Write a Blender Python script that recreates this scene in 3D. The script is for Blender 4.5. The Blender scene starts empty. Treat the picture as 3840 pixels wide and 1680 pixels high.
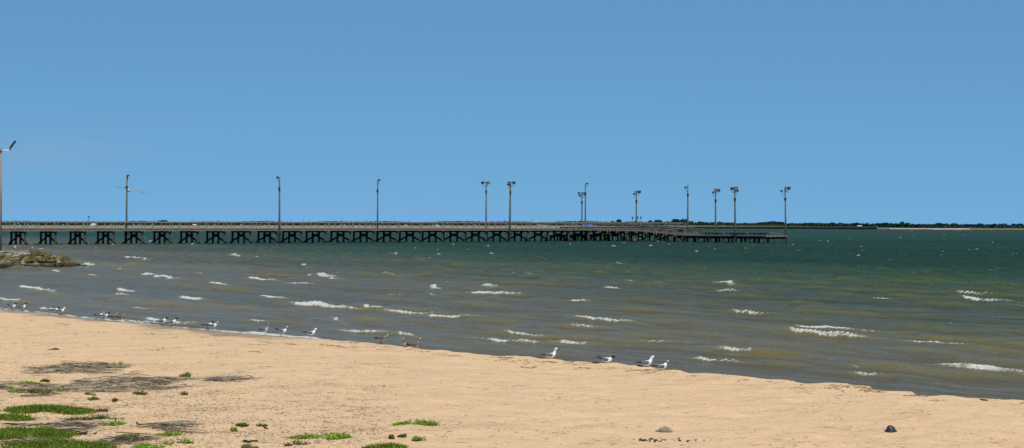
import bpy, math, random
import numpy as np
from mathutils import Vector, Matrix

random.seed(7)
rng = np.random.default_rng(7)
SC = bpy.context.scene
COL = SC.collection
F, CX, HZ, H = 6020.0, 1920.0, 851.0, 3.0      # focal length in photo pixels, centre, horizon row, eye height


# ------------------------------------------------------------------ helpers
def at(px, py, z=0.0):
    """world point at height z seen at photo pixel (px, py) below the horizon"""
    Y = (H - z) * F / (py - HZ)
    return Vector(((px - CX) / F * Y, Y, z))


def atd(px, py, Y):
    return Vector(((px - CX) / F * Y, Y, H + (HZ - py) / F * Y))


def tag(o, label=None, cat=None, group=None, kind=None):
    if label: o['label'] = label
    if cat: o['category'] = cat
    if group: o['group'] = group
    if kind: o['kind'] = kind
    return o


def empty(name, loc=(0, 0, 0), rz=0.0):
    o = bpy.data.objects.new(name, None)
    COL.objects.link(o)
    o.location = loc
    o.rotation_euler = (0, 0, rz)
    o.empty_display_size = 0.2
    return o


class MB:
    def __init__(s):
        s.v = []; s.f = []; s.c = []; s.smooth = False

    def add(s, vs, fs, col=None):
        n = len(s.v)
        s.v += [tuple(v) for v in vs]
        s.f += [tuple(i + n for i in f) for f in fs]
        if col is not None:
            s.c += [col] * len(vs) if not isinstance(col, list) else col
        return s

    def box(s, x0, x1, y0, y1, z0, z1, col=None):
        return s.add([(x0, y0, z0), (x1, y0, z0), (x1, y1, z0), (x0, y1, z0), (x0, y0, z1), (x1, y0, z1), (x1, y1, z1), (x0, y1, z1)],
                     [(0, 3, 2, 1), (4, 5, 6, 7), (0, 1, 5, 4), (1, 2, 6, 5), (2, 3, 7, 6), (3, 0, 4, 7)], col)

    def beam(s, a, b, w, h, col=None):
        a = Vector(a); b = Vector(b); d = (b - a).normalized()
        up = Vector((0, 0, 1)) if abs(d.z) < .95 else Vector((0, 1, 0))
        r = d.cross(up).normalized() * w / 2; u = r.cross(d).normalized() * h / 2
        vs = [p + i * r + j * u for p in (a, b) for i, j in ((-1, -1), (1, -1), (1, 1), (-1, 1))]
        return s.add(vs, [(0, 1, 2, 3), (7, 6, 5, 4), (0, 4, 5, 1), (1, 5, 6, 2), (2, 6, 7, 3), (3, 7, 4, 0)], col)

    def loft(s, pts, rads, n=10, cols=None, cap=True, up=None):
        """rings about a path; rads are r or (r_side, r_up)"""
        pts = [Vector(p) for p in pts]
        vs = []; cs = []
        for i, p in enumerate(pts):
            d = (pts[min(i + 1, len(pts) - 1)] - pts[max(i - 1, 0)]).normalized()
            u0 = up or (Vector((0, 0, 1)) if abs(d.z) < .97 else Vector((0, 1, 0)))
            r = d.cross(u0).normalized(); u = r.cross(d).normalized()
            rr = rads[i] if isinstance(rads[i], tuple) else (rads[i], rads[i])
            for k in range(n):
                a = 2 * math.pi * k / n
                vs.append(p + r * math.cos(a) * rr[0] + u * math.sin(a) * rr[1])
                if cols:
                    cs.append(cols[i](math.sin(a)) if callable(cols[i]) else cols[i])
        m = len(pts)
        fs = [(i * n + k, i * n + (k + 1) % n, (i + 1) * n + (k + 1) % n, (i + 1) * n + k) for i in range(m - 1) for k in range(n)]
        if cap:
            fs += [tuple(range(n - 1, -1, -1)), tuple((m - 1) * n + k for k in range(n))]
        return s.add(vs, fs, cs if cols else None)

    def mesh(s, name):
        me = bpy.data.meshes.new(name)
        me.from_pydata(s.v, [], s.f)
        if s.c and len(s.c) == len(s.v):
            a = me.color_attributes.new('Col', 'FLOAT_COLOR', 'POINT')
            a.data.foreach_set('color', [x for c in s.c for x in (c[0], c[1], c[2], 1.0)])
        if s.smooth:
            me.polygons.foreach_set('use_smooth', [True] * len(me.polygons))
        me.validate(); me.update()
        return me

    def build(s, name, mat, parent=None, loc=None):
        o = bpy.data.objects.new(name, s.mesh(name))
        o.data.materials.append(mat)
        COL.objects.link(o)
        if parent: o.parent = parent
        if loc is not None: o.location = loc
        return o


def copy_tree(o, parent=None):
    c = o.copy(); COL.objects.link(c); c.parent = parent
    for ch in list(o.children):
        copy_tree(ch, c)
    return c


def grid_object(name, X, Y, Z, mat, attrs=None, smooth=True):
    r, c = X.shape
    me = bpy.data.meshes.new(name)
    co = np.stack([X, Y, Z], -1).reshape(-1, 3).astype(np.float32)
    me.vertices.add(r * c); me.vertices.foreach_set('co', co.ravel())
    i = np.arange(r * c).reshape(r, c)
    q = np.stack([i[:-1, :-1], i[:-1, 1:], i[1:, 1:], i[1:, :-1]], -1).reshape(-1, 4)
    me.loops.add(q.size); me.loops.foreach_set('vertex_index', q.ravel().astype(np.int32))
    me.polygons.add(len(q))
    me.polygons.foreach_set('loop_start', (np.arange(len(q)) * 4).astype(np.int32))
    me.polygons.foreach_set('loop_total', np.full(len(q), 4, np.int32))
    me.polygons.foreach_set('use_smooth', np.full(len(q), smooth))
    me.update(calc_edges=True); me.validate()
    for k, a in (attrs or {}).items():
        at_ = me.attributes.new(k, 'FLOAT', 'POINT')
        at_.data.foreach_set('value', a.ravel().astype(np.float32))
    o = bpy.data.objects.new(name, me); me.materials.append(mat); COL.objects.link(o)
    return o


# ------------------------------------------------------------------ node helpers
class NT:
    def __init__(s, name):
        s.m = bpy.data.materials.new(name); s.m.use_nodes = True
        s.t = s.m.node_tree; s.t.nodes.clear()
        s.out = s.n('ShaderNodeOutputMaterial')

    def n(s, typ, **kw):
        nd = s.t.nodes.new(typ)
        for k, v in kw.items():
            if k.startswith('_'): setattr(nd, k[1:], v)
            else:
                nd.inputs[k.replace('__', ' ')].default_value = v
        return nd

    def l(s, a, b):
        s.t.links.new(a, b)

    def noise(s, vec, scale, detail=4, rough=.55, dist=0.0):
        nd = s.n('ShaderNodeTexNoise'); nd.inputs['Scale'].default_value = scale
        nd.inputs['Detail'].default_value = detail; nd.inputs['Roughness'].default_value = rough
        nd.inputs['Distortion'].default_value = dist
        if vec is not None: s.l(vec, nd.inputs['Vector'])
        return nd.outputs['Fac']

    def ramp(s, fac, stops, interp='LINEAR'):
        nd = s.n('ShaderNodeValToRGB'); cr = nd.color_ramp; cr.interpolation = interp
        while len(cr.elements) < len(stops): cr.elements.new(.5)
        for e, (p, c) in zip(cr.elements, stops):
            e.position = p; e.color = (*c, 1) if len(c) == 3 else c
        s.l(fac, nd.inputs['Fac'])
        return nd.outputs['Color']

    def mix(s, fac, a, b, mode='MIX'):
        nd = s.n('ShaderNodeMix'); nd.data_type = 'RGBA'; nd.blend_type = mode
        for inp, v in ((nd.inputs[0], fac), (nd.inputs[6], a), (nd.inputs[7], b)):
            if isinstance(v, bpy.types.NodeSocket): s.l(v, inp)
            elif isinstance(v, tuple): inp.default_value = (*v, 1)
            else: inp.default_value = v
        return nd.outputs[2]

    def math(s, op, a, b=None, c=None, clamp=False):
        nd = s.n('ShaderNodeMath'); nd.operation = op; nd.use_clamp = clamp
        for i, v in enumerate((a, b, c)):
            if v is None: continue
            if isinstance(v, bpy.types.NodeSocket): s.l(v, nd.inputs[i])
            else: nd.inputs[i].default_value = v
        return nd.outputs[0]

    def mapping(s, vec, scale=(1, 1, 1), rot=(0, 0, 0)):
        nd = s.n('ShaderNodeMapping'); nd.inputs['Scale'].default_value = scale; nd.inputs['Rotation'].default_value = rot
        s.l(vec, nd.inputs['Vector']); return nd.outputs[0]

    def bump(s, h, strength, dist, normal=None):
        nd = s.n('ShaderNodeBump'); nd.inputs['Strength'].default_value = strength; nd.inputs['Distance'].default_value = dist
        s.l(h, nd.inputs['Height'])
        if normal is not None: s.l(normal, nd.inputs['Normal'])
        return nd.outputs[0]

    def attr(s, name, typ='GEOMETRY'):
        nd = s.n('ShaderNodeAttribute'); nd.attribute_name = name; nd.attribute_type = typ; return nd

    def bsdf(s, col, rough=.8, normal=None, spec=.3, metal=0.0):
        nd = s.n('ShaderNodeBsdfPrincipled')
        for k, v in (('Base Color', col), ('Roughness', rough), ('Specular IOR Level', spec), ('Metallic', metal)):
            if isinstance(v, bpy.types.NodeSocket): s.l(v, nd.inputs[k])
            elif isinstance(v, tuple): nd.inputs[k].default_value = (*v, 1)
            else: nd.inputs[k].default_value = v
        if normal is not None: s.l(normal, nd.inputs['Normal'])
        s.l(nd.outputs[0], s.out.inputs['Surface'])
        return nd

    def pos(s):
        return s.n('ShaderNodeNewGeometry').outputs['Position']

    def obj(s):
        return s.n('ShaderNodeTexCoord').outputs['Object']

    def objrand(s):
        return s.n('ShaderNodeObjectInfo').outputs['Random']


def m_wood(name, a, b, scale=(6, 6, 6), rough=.85, c=None):
    t = NT(name); p = t.pos()
    n1 = t.noise(t.mapping(p, scale), 1.0, 6, .65)
    n2 = t.noise(p, .45, 3)
    col = t.mix(t.math('MULTIPLY', n2, .8), t.ramp(n1, [(.3, a), (.7, b)]), c or a)
    t.bsdf(col, rough, t.bump(n1, .5, .03), .2)
    return t.m


def m_plain(name, a, b, scale=3.0, rough=.7, spec=.3, metal=0.0, bump=.2):
    t = NT(name); p = t.obj()
    n1 = t.noise(p, scale, 5, .6)
    t.bsdf(t.ramp(n1, [(.3, a), (.7, b)]), rough, t.bump(n1, bump, .02), spec, metal)
    return t.m


def m_attr(name, rough=.75, var=.25, scale=40.0, spec=.2, trans=0.0):
    t = NT(name); c = t.attr('Col').outputs['Color']
    n1 = t.noise(t.obj(), scale, 3)
    k = t.math('MULTIPLY_ADD', n1, 2 * var, 1 - var)
    cc = t.n('ShaderNodeVectorMath'); cc.operation = 'SCALE'; t.l(c, cc.inputs[0]); t.l(k, cc.inputs[3])
    b = t.bsdf(cc.outputs[0], rough, None, spec)
    if trans:
        tr = t.n('ShaderNodeBsdfTranslucent'); t.l(cc.outputs[0], tr.inputs[0])
        mx = t.n('ShaderNodeMixShader'); mx.inputs[0].default_value = trans
        t.l(b.outputs[0], mx.inputs[1]); t.l(tr.outputs[0], mx.inputs[2]); t.l(mx.outputs[0], t.out.inputs['Surface'])
    return t.m


M = {}
M['rail'] = m_wood('weathered_rail_wood', (.15, .13, .105), (.36, .32, .26), (2.5, 2.5, 9), c=(.23, .195, .145))
M['deck'] = m_wood('deck_wood', (.12, .105, .08), (.24, .21, .17), (1, 6, 6))
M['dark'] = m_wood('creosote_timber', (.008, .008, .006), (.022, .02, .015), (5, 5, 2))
M['pole'] = m_wood('treated_pole', (.065, .08, .045), (.13, .135, .085), (8, 8, 1.2), c=(.08, .10, .06))


def m_pile():
    t = NT('pile_timber'); p = t.pos()
    z = t.n('ShaderNodeSeparateXYZ'); t.l(p, z.inputs[0])
    n1 = t.noise(t.mapping(p, (9, 9, 1.5)), 1, 5)
    zz = t.math('ADD', z.outputs[2], t.math('MULTIPLY', n1, .5))
    col = t.ramp(t.math('MULTIPLY', zz, .4, clamp=True), [(.0, (.012, .013, .008)), (.22, (.02, .022, .012)), (.34, (.050, .052, .026)), (.8, (.034, .031, .022))])
    t.bsdf(col, .8, t.bump(n1, .5, .03), .25)
    return t.m


M['pile'] = m_pile()
M['metal_dark'] = m_plain('dark_lamp_housing', (.012, .013, .014), (.03, .032, .033), 5, .45, .5)
M['metal'] = m_plain('galvanised_steel', (.28, .29, .3), (.4, .41, .42), 5, .45, .5, .6)
M['lens'] = m_plain('lamp_glass', (.25, .27, .28), (.35, .37, .38), 2, .15, .6)
M['concrete'] = m_plain('concrete', (.28, .24, .19), (.42, .36, .29), 2.5, .9)
M['greypole'] = m_plain('grey_concrete_pole', (.19, .17, .15), (.28, .25, .22), 1.5, .85)
M['white'] = m_plain('white_paint', (.65, .66, .66), (.8, .8, .8), 1, .4)
M['blue'] = m_plain('blue_tarpaulin', (.01, .08, .6), (.02, .12, .75), 1, .6)
M['tyre'] = m_plain('rubber', (.01, .01, .01), (.02, .02, .02), 5, .8)
M['glass'] = m_plain('dark_window', (.02, .03, .04), (.04, .05, .06), 1, .1, .6)
M['roofing'] = m_plain('grey_roofing', (.12, .11, .1), (.2, .18, .17), 1, .9)
M['bird'] = m_attr('feathers', .7, .12, 60)
M['horn'] = m_plain('beak_and_leg_skin', (.012, .009, .008), (.03, .02, .018), 60, .5)
M['grass'] = m_attr('green_blades', .6, .25, 8, .25, .35)
M['twig'] = m_attr('dead_twigs', .9, .2, 30, .1)
M['leaf'] = m_attr('far_foliage', .75, .3, .6, .1, .2)
M['bark'] = m_plain('bark', (.05, .04, .03), (.1, .08, .06), 6, .9)
M['drift'] = m_plain('driftwood', (.10, .085, .07), (.26, .22, .18), 18, .9, bump=.8)
M['char'] = m_plain('charred_wood', (.012, .011, .011), (.04, .038, .036), 25, .8, bump=.8)

# ------------------------------------------------------------------ the beach
EDGE = [(-900, 1085), (-400, 1122), (0, 1160), (130, 1171), (250, 1184), (380, 1200), (500, 1211), (640, 1226), (760, 1237), (900, 1249), (1050, 1259), (1180, 1271),
        (1290, 1277), (1360, 1283), (1431, 1291), (1500, 1297), (1560, 1303), (1600, 1311), (1690, 1316), (1770, 1325), (1850, 1331), (1940, 1334), (2050, 1343), (2090, 1347), (2150, 1353), (2230, 1359), (2290, 1361),
        (2360, 1368), (2420, 1374), (2500, 1385), (2580, 1393), (2700, 1401), (2790, 1410), (2900, 1422), (3000, 1433), (3090, 1437), (3170, 1439), (3250, 1450),
        (3330, 1467), (3395, 1463), (3450, 1478), (3500, 1487), (3545, 1481), (3620, 1492), (3700, 1493), (3780, 1500), (3840, 1502), (4300, 1560), (5200, 1680)]


def crest(px):
    return float(np.interp(px, [0, 800, 1300, 2000, 4000], [.015, .02, .12, .22, .27]))


EW = [at(px, py, crest(px)) for px, py in EDGE]
EX = np.array([-120, -60] + [p.x for p in EW] + [12, 20, 40, 300])
EYy = np.array([165, 100] + [p.y for p in EW] + [EW[-1].y - 2.5, EW[-1].y - 10, EW[-1].y - 30, EW[-1].y - 300])
EXs = np.argsort(EX); EX = EX[EXs]; EYy = EYy[EXs]
EC = np.interp(EX, [p.x for p in EW], [p.z for p in EW])


def sn(x, y, seed, n, lmin, lmax):
    r = np.random.default_rng(seed); z = 0
    for i in range(n):
        L = lmin * (lmax / lmin) ** r.random(); a = r.random() * math.pi * 2; ph = r.random() * 6.28
        z = z + np.sin((x * math.cos(a) + y * math.sin(a)) * 2 * math.pi / L + ph + 1.3 * np.sin((x * math.sin(a) - y * math.cos(a)) * 2.2 / L + ph * 2)) * (L / lmax) ** .6
    return z / math.sqrt(n)


def sand_z(x, y):
    x = np.asarray(x, float); y = np.asarray(y, float)
    ye = np.interp(x, EX, EYy); cr = np.interp(x, EX, EC)
    s = (ye - y) * .63
    k = np.clip(cr / .25, 0, 1)                      # 0 gentle beach ... 1 berm
    sea = cr - (-s) * (.09 + .45 * k)
    land = cr + np.clip(s, 0, 5) * .055 * (1 - k) + np.clip(s, 0, 12) * .012 - k * .03 * np.exp(-((s - 1.6) / .9) ** 2)
    z = np.where(s < 0, sea, land)
    z = z + np.clip((14 - y) * .06, 0, 1.1) * (np.abs(x) < 1e9)
    w = np.clip(s / 1.2, 0, 1) * .9 + .1
    wl = np.clip((x + 6) / 10, .25, 1)
    z = z + w * (.021 * wl * sn(x, y, 11, 10, .35, 1.1) + .026 * sn(x, y, 12, 9, 1.0, 4.0) + .03 * sn(x, y, 13, 6, 6, 14))
    z = z + k * .022 * sn(x, y, 14, 8, .25, 1.2) * np.exp(-(s / .8) ** 2)
    return np.maximum(z, -3.0)


def ground(px, py):
    """world point where the ray of a photo pixel meets the sand"""
    ys = np.arange(9, 75, .02)
    xs = (px - CX) / F * ys
    ray = H + (HZ - py) / F * ys
    sz = sand_z(xs, ys); s_ = (np.interp(xs, EX, EYy) - ys) * .63
    hit = np.nonzero((ray <= sz) & (s_ > .02))[0]
    i = hit[0] if len(hit) else np.nonzero(s_ > .06)[0][-1]      # rays that just clear the lip belong to its top
    return Vector((float(xs[i]), float(ys[i]), float(sand_z(xs[i], ys[i]))))


def m_sand():
    t = NT('beach_sand'); p = t.pos()
    g = t.n('ShaderNodeSeparateXYZ'); t.l(p, g.inputs[0])
    n0 = t.noise(p, .35, 4); n1 = t.noise(p, 2.3, 5, .6); n2 = t.noise(p, 14, 5, .65); n3 = t.noise(p, 120, 3, .6)
    base = t.ramp(n0, [(.3, (.60, .39, .215)), (.7, (.72, .475, .272))])
    base = t.mix(.65, base, t.ramp(n1, [(.3, (.585, .37, .20)), (.7, (.74, .50, .29))]))
    base = t.mix(.35, base, t.ramp(n2, [(.35, (.50, .31, .165)), (.65, (.78, .54, .32))]))
    base = t.mix(.25, base, t.ramp(n3, [(.3, (.40, .24, .11)), (.7, (.84, .6, .33))]))
    pt = t.noise(t.mapping(p, (.8, 1.5, 1)), 1, 6, .7)
    pf = t.math('MULTIPLY', t.math('MULTIPLY', t.math('SUBTRACT', pt, .52), 7, clamp=True), t.math('MULTIPLY', t.math('SUBTRACT', n2, .42), 5, clamp=True))
    base = t.mix(t.math('MULTIPLY', pf, .75), base, (.40, .26, .14))
    # tiny dark flecks of litter in the sand
    vo = t.n('ShaderNodeTexVoronoi'); vo.inputs['Scale'].default_value = 9; vo.inputs['Randomness'].default_value = 1
    t.l(t.mapping(p, (1, .8, 1), (0, 0, .3)), vo.inputs['Vector'])
    fl = t.math('LESS_THAN', vo.outputs['Distance'], .06)
    pick = t.math('GREATER_THAN', t.noise(p, 1.1, 3), .52)
    base = t.mix(t.math('MULTIPLY', t.math('MULTIPLY', fl, pick), .6), base, (.16, .11, .07))
    # wet band by the water
    wet = t.math('SUBTRACT', g.outputs[2], t.math('MULTIPLY', t.noise(p, 1.2, 3), .05))
    wf = t.math('SUBTRACT', 1.0, t.math('MULTIPLY', t.math('SUBTRACT', wet, .04), 18, clamp=True), clamp=True)
    col = t.mix(t.math('MULTIPLY', wf, .85), base, (.27, .19, .115))
    rough = t.math('MULTIPLY_ADD', wf, -.45, .95)
    vb = t.n('ShaderNodeTexVoronoi'); vb.inputs['Scale'].default_value = 5.5; vb.feature = 'SMOOTH_F1'
    t.l(t.mapping(p, (1, .8, 1)), vb.inputs['Vector'])
    b0_ = t.bump(t.noise(p, 1.6, 4, .55), .7, .16)
    b1 = t.bump(vb.outputs['Distance'], .25, .05, b0_)
    b2 = t.bump(n2, .7, .034, b1)
    b3 = t.bump(n3, .4, .004, b2)
    t.bsdf(col, rough, b3, .2)
    return t.m


gx = np.concatenate([[-900, -400, -200, -120, -80, -60, -48, -40, -35, -32], np.arange(-30, 13, .085), [13.5, 15, 18, 22, 30, 45, 80, 160, 400, 900]])
gy = np.concatenate([[-600, -250, -100, -50, -25, -12, -5, 0, 4, 7, 9, 11, 12.5, 13.5], np.arange(14.3, 34, .07), np.arange(34, 66, .11), [67, 70, 75, 85, 100, 130, 180, 300]])
X, Y = np.meshgrid(gx, gy)
ground_o = grid_object('beach_sand', X, Y, sand_z(X, Y), m_sand())
tag(ground_o, kind='structure')

# ------------------------------------------------------------------ the water
SH_D = Vector((.633, -.774)); SH_N = Vector((.774, .633))


def shore_dist(x, y):
    return (np.asarray(y) - np.interp(x, EX, EYy)) * .63


OV = 3840 / 2576
BRK = [(760, 762, 905, 773, 10), (928, 772, 975, 778, 6), (983, 780, 1090, 788, 7), (1090, 790, 1190, 797, 8), (670, 746, 718, 752, 8), (1195, 736, 1305, 743, 9), (1215, 718, 1255, 722, 6),
       (1530, 722, 1570, 724, 7), (1635, 714, 1680, 717, 4), (1810, 712, 1855, 716, 8), (1805, 728, 1865, 731, 6), (1440, 752, 1490, 755, 7), (1475, 797, 1590, 806, 8), (1285, 834, 1370, 840, 8),
       (1415, 848, 1475, 852, 12), (1220, 856, 1380, 868, 6), (1640, 860, 1690, 863, 7), (1453, 822, 1500, 825, 8), (2025, 818, 2190, 831, 10), (2008, 832, 2170, 846, 9), (1838, 880, 1895, 885, 9),
       (1770, 902, 1880, 910, 5), (2305, 858, 2440, 870, 7), (2380, 922, 2440, 930, 6), (2445, 928, 2576, 942, 14), (2165, 936, 2225, 940, 7), (2415, 738, 2500, 742, 6), (2435, 750, 2540, 757, 8),
       (2200, 748, 2250, 751, 6), (1975, 773, 2010, 776, 5), (1850, 787, 1940, 793, 5), (885, 828, 970, 834, 9), (640, 804, 690, 807, 6), (1015, 838, 1050, 844, 5), (535, 710, 590, 714, 6),
       (470, 742, 520, 750, 8), (345, 768, 380, 771, 5), (300, 740, 330, 744, 5), (305, 728, 345, 732, 7), (60, 722, 135, 735, 7), (0, 752, 60, 758, 6), (400, 692, 450, 698, 7), (365, 686, 400, 690, 6),
       (200, 688, 250, 691, 5), (640, 700, 695, 706, 7), (775, 690, 820, 694, 7), (805, 690, 840, 695, 8), (840, 700, 880, 705, 5), (900, 685, 990, 692, 6), (1020, 687, 1130, 690, 3), (585, 642, 610, 645, 5),
       (762, 663, 790, 667, 5), (985, 638, 1010, 640, 4), (625, 665, 655, 667, 3), (735, 713, 790, 717, 5), (845, 798, 860, 801, 6), (1085, 738, 1105, 741, 4), (1090, 720, 1110, 724, 7), (1120, 706, 1150, 709, 4),
       (1580, 707, 1610, 709, 4), (1320, 692, 1345, 694, 4), (1555, 664, 1590, 666, 4), (315, 647, 350, 650, 5), (345, 648, 375, 652, 5), (110, 775, 150, 780, 6), (330, 806, 490, 815, 5),
       (135, 680, 165, 684, 5), (290, 677, 320, 680, 4), (490, 682, 520, 685, 3), (985, 735, 1020, 738, 4), (510, 700, 540, 703, 4), (1225, 619, 1240, 620, 4), (215, 664, 232, 667, 8), (20, 636, 60, 640, 4),
       (550, 828, 640, 839, 9), (630, 834, 745, 847, 13), (735, 845, 862, 859, 11), (380, 800, 470, 812, 7), (2370, 808, 2440, 812, 3), (2085, 894, 2120, 897, 3), (300, 625, 330, 627, 3), (480, 645, 505, 647, 3)]

tx = np.concatenate([[-14, -5, -2.4, -1.4, -.95, -.7, -.55, -.46], np.linspace(-.40, .40, 900), [.46, .55, .7, .95, 1.4, 2.4, 5, 14]])
rows = [20.0]
while rows[-1] < 430: rows.append(rows[-1] * 1.0036)
while rows[-1] < 14000: rows.append(rows[-1] * 1.08)
rows = np.array(rows)
TX, WY = np.meshgrid(tx, rows)
WX = TX * WY
sd = shore_dist(WX, WY)
r2 = np.random.default_rng(5)
WZ = np.zeros_like(WX)
base_a = math.atan2(.60, .80)
SPEC = [(4.6, .05, .050), (3.9, .07, .044), (5.4, .08, .034), (3.1, .12, .026), (2.7, .16, .022), (2.3, .2, .015), (3.4, .1, .026)] + [(float(l), .26, .0052 * float(l)) for l in np.linspace(.9, 2.0, 13)] + [(6.8, .12, .03)] + [(2.1, .38, .016), (1.75, .42, .014), (2.6, .33, .018), (1.5, .5, .012)]
for (L, spr, amp) in SPEC:
    a = base_a + r2.normal() * spr
    ph = r2.random() * 6.28
    arg = (WX * math.cos(a) + WY * math.sin(a)) * 2 * math.pi / L + ph + .9 * np.sin((-WX * math.sin(a) + WY * math.cos(a)) * 2 * math.pi / (L * 4.3) + ph * 3) + .7 * np.sin((-WX * math.sin(a + .3) + WY * math.cos(a + .3)) * 2 * math.pi / (L * 9) + ph)
    group = .62 + .38 * np.sin((WX * math.cos(a + 1.1) + WY * math.sin(a + 1.1)) * 2 * math.pi / (L * 5.7) + ph * 2)
    if 1.3 < L < 3.2: amp = amp * (1 + .75 * np.clip((sd - 12) / 40, 0, 1))
    WZ += (amp if L > 2.1 else amp * (1 + np.clip((sd - 25) / 60, 0, 1.4))) * 1.15 * group * (2 * ((np.sin(arg + .55 * np.sin(arg)) + 1) / 2) ** 1.8 - .75)
far_fade = np.clip((460 - WY) / 150, 0, 1)
WZ *= far_fade * np.clip(sd / 6 + .05, .03, 1)
foam = np.zeros_like(WX)
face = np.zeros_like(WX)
jn = sn(WX, WY, 21, 10, .25, 1.2)
for (x0, y0, x1, y1, th) in BRK:
    px0, py0, px1, py1, tpx = x0 * OV, y0 * OV, x1 * OV, y1 * OV, th * OV
    sh = y0 > 826 and x1 < 870 and x0 > 500
    A = at(px0, py0 + tpx * .4); B = at(px1, py1 + tpx * .4)
    # broken into one crest line with the real height of the breaker
    Ym = (A.y + B.y) / 2
    amp = min(max(tpx * Ym / F * .72, .05), .32)
    r0 = np.searchsorted(rows, min(A.y, B.y) - 4); r1 = np.searchsorted(rows, max(A.y, B.y) + 4)
    sx = WX[r0:r1]; sy = WY[r0:r1]
    d = np.array([B.x - A.x, B.y - A.y]); Ln = np.hypot(*d); d /= Ln
    nrm = np.array([d[1], -d[0]])
    if nrm[1] > 0: nrm = -nrm
    u = ((sx - A.x) * d[0] + (sy - A.y) * d[1])
    v = ((sx - A.x) * nrm[0] + (sy - A.y) * nrm[1]) + .22 * amp / .2 * np.sin(u * 1.7 + x0) + .05 * jn[r0:r1]
    ext = 1.0 if sh else .9 + Ln * .35
    end = 1 / (1 + np.exp(-(u + ext * .2) / .25)) * 1 / (1 + np.exp(-(Ln + ext * .2 - u) / .25))
    endw = np.exp(-np.clip(np.abs(u - Ln / 2) - Ln / 2, 0, None) ** 2 / (ext * ext))
    sf, sb = amp * 1.5, amp * 3.8
    prof = np.where(v > 0, np.exp(-(v / sf) ** 2), np.exp(-(v / sb) ** 2))
    WZ[r0:r1] += (amp * (.45 if sh else .9)) * prof * endw
    # foam starts at the crest and slides down the face
    fm = np.where(v > 0, 1 - (v / (amp * 2.9)), 1 + v / (amp * .9))
    taper = np.clip(1 - (u / Ln) * .45, .3, 1)
    foam[r0:r1] = np.maximum(foam[r0:r1], np.clip(fm * 1.9, 0, 1) * end * taper * (1.0 if th > 4 else .72))
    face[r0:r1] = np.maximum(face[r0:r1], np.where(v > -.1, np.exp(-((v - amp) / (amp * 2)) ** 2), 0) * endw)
# thin swash line where the water meets the sand
sw = np.exp(-((sd - .25 - .12 * jn) / .2) ** 2) * np.clip((1.5 - WX) / 4, 0, 1) * .7
foam = np.maximum(foam, sw)
WZ += np.clip(foam, 0, 1) * jn * .022
WZ = np.where(sd < -1.2, np.minimum(WZ, 0) - .25, WZ)
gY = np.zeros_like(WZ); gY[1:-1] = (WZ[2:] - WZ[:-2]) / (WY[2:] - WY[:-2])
crest_glow = np.clip(gY * 4.5, 0, 1) * np.clip(WZ * 6 + .55, 0, 1)  # mask for the sun glow painted on front faces near the crests


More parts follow.
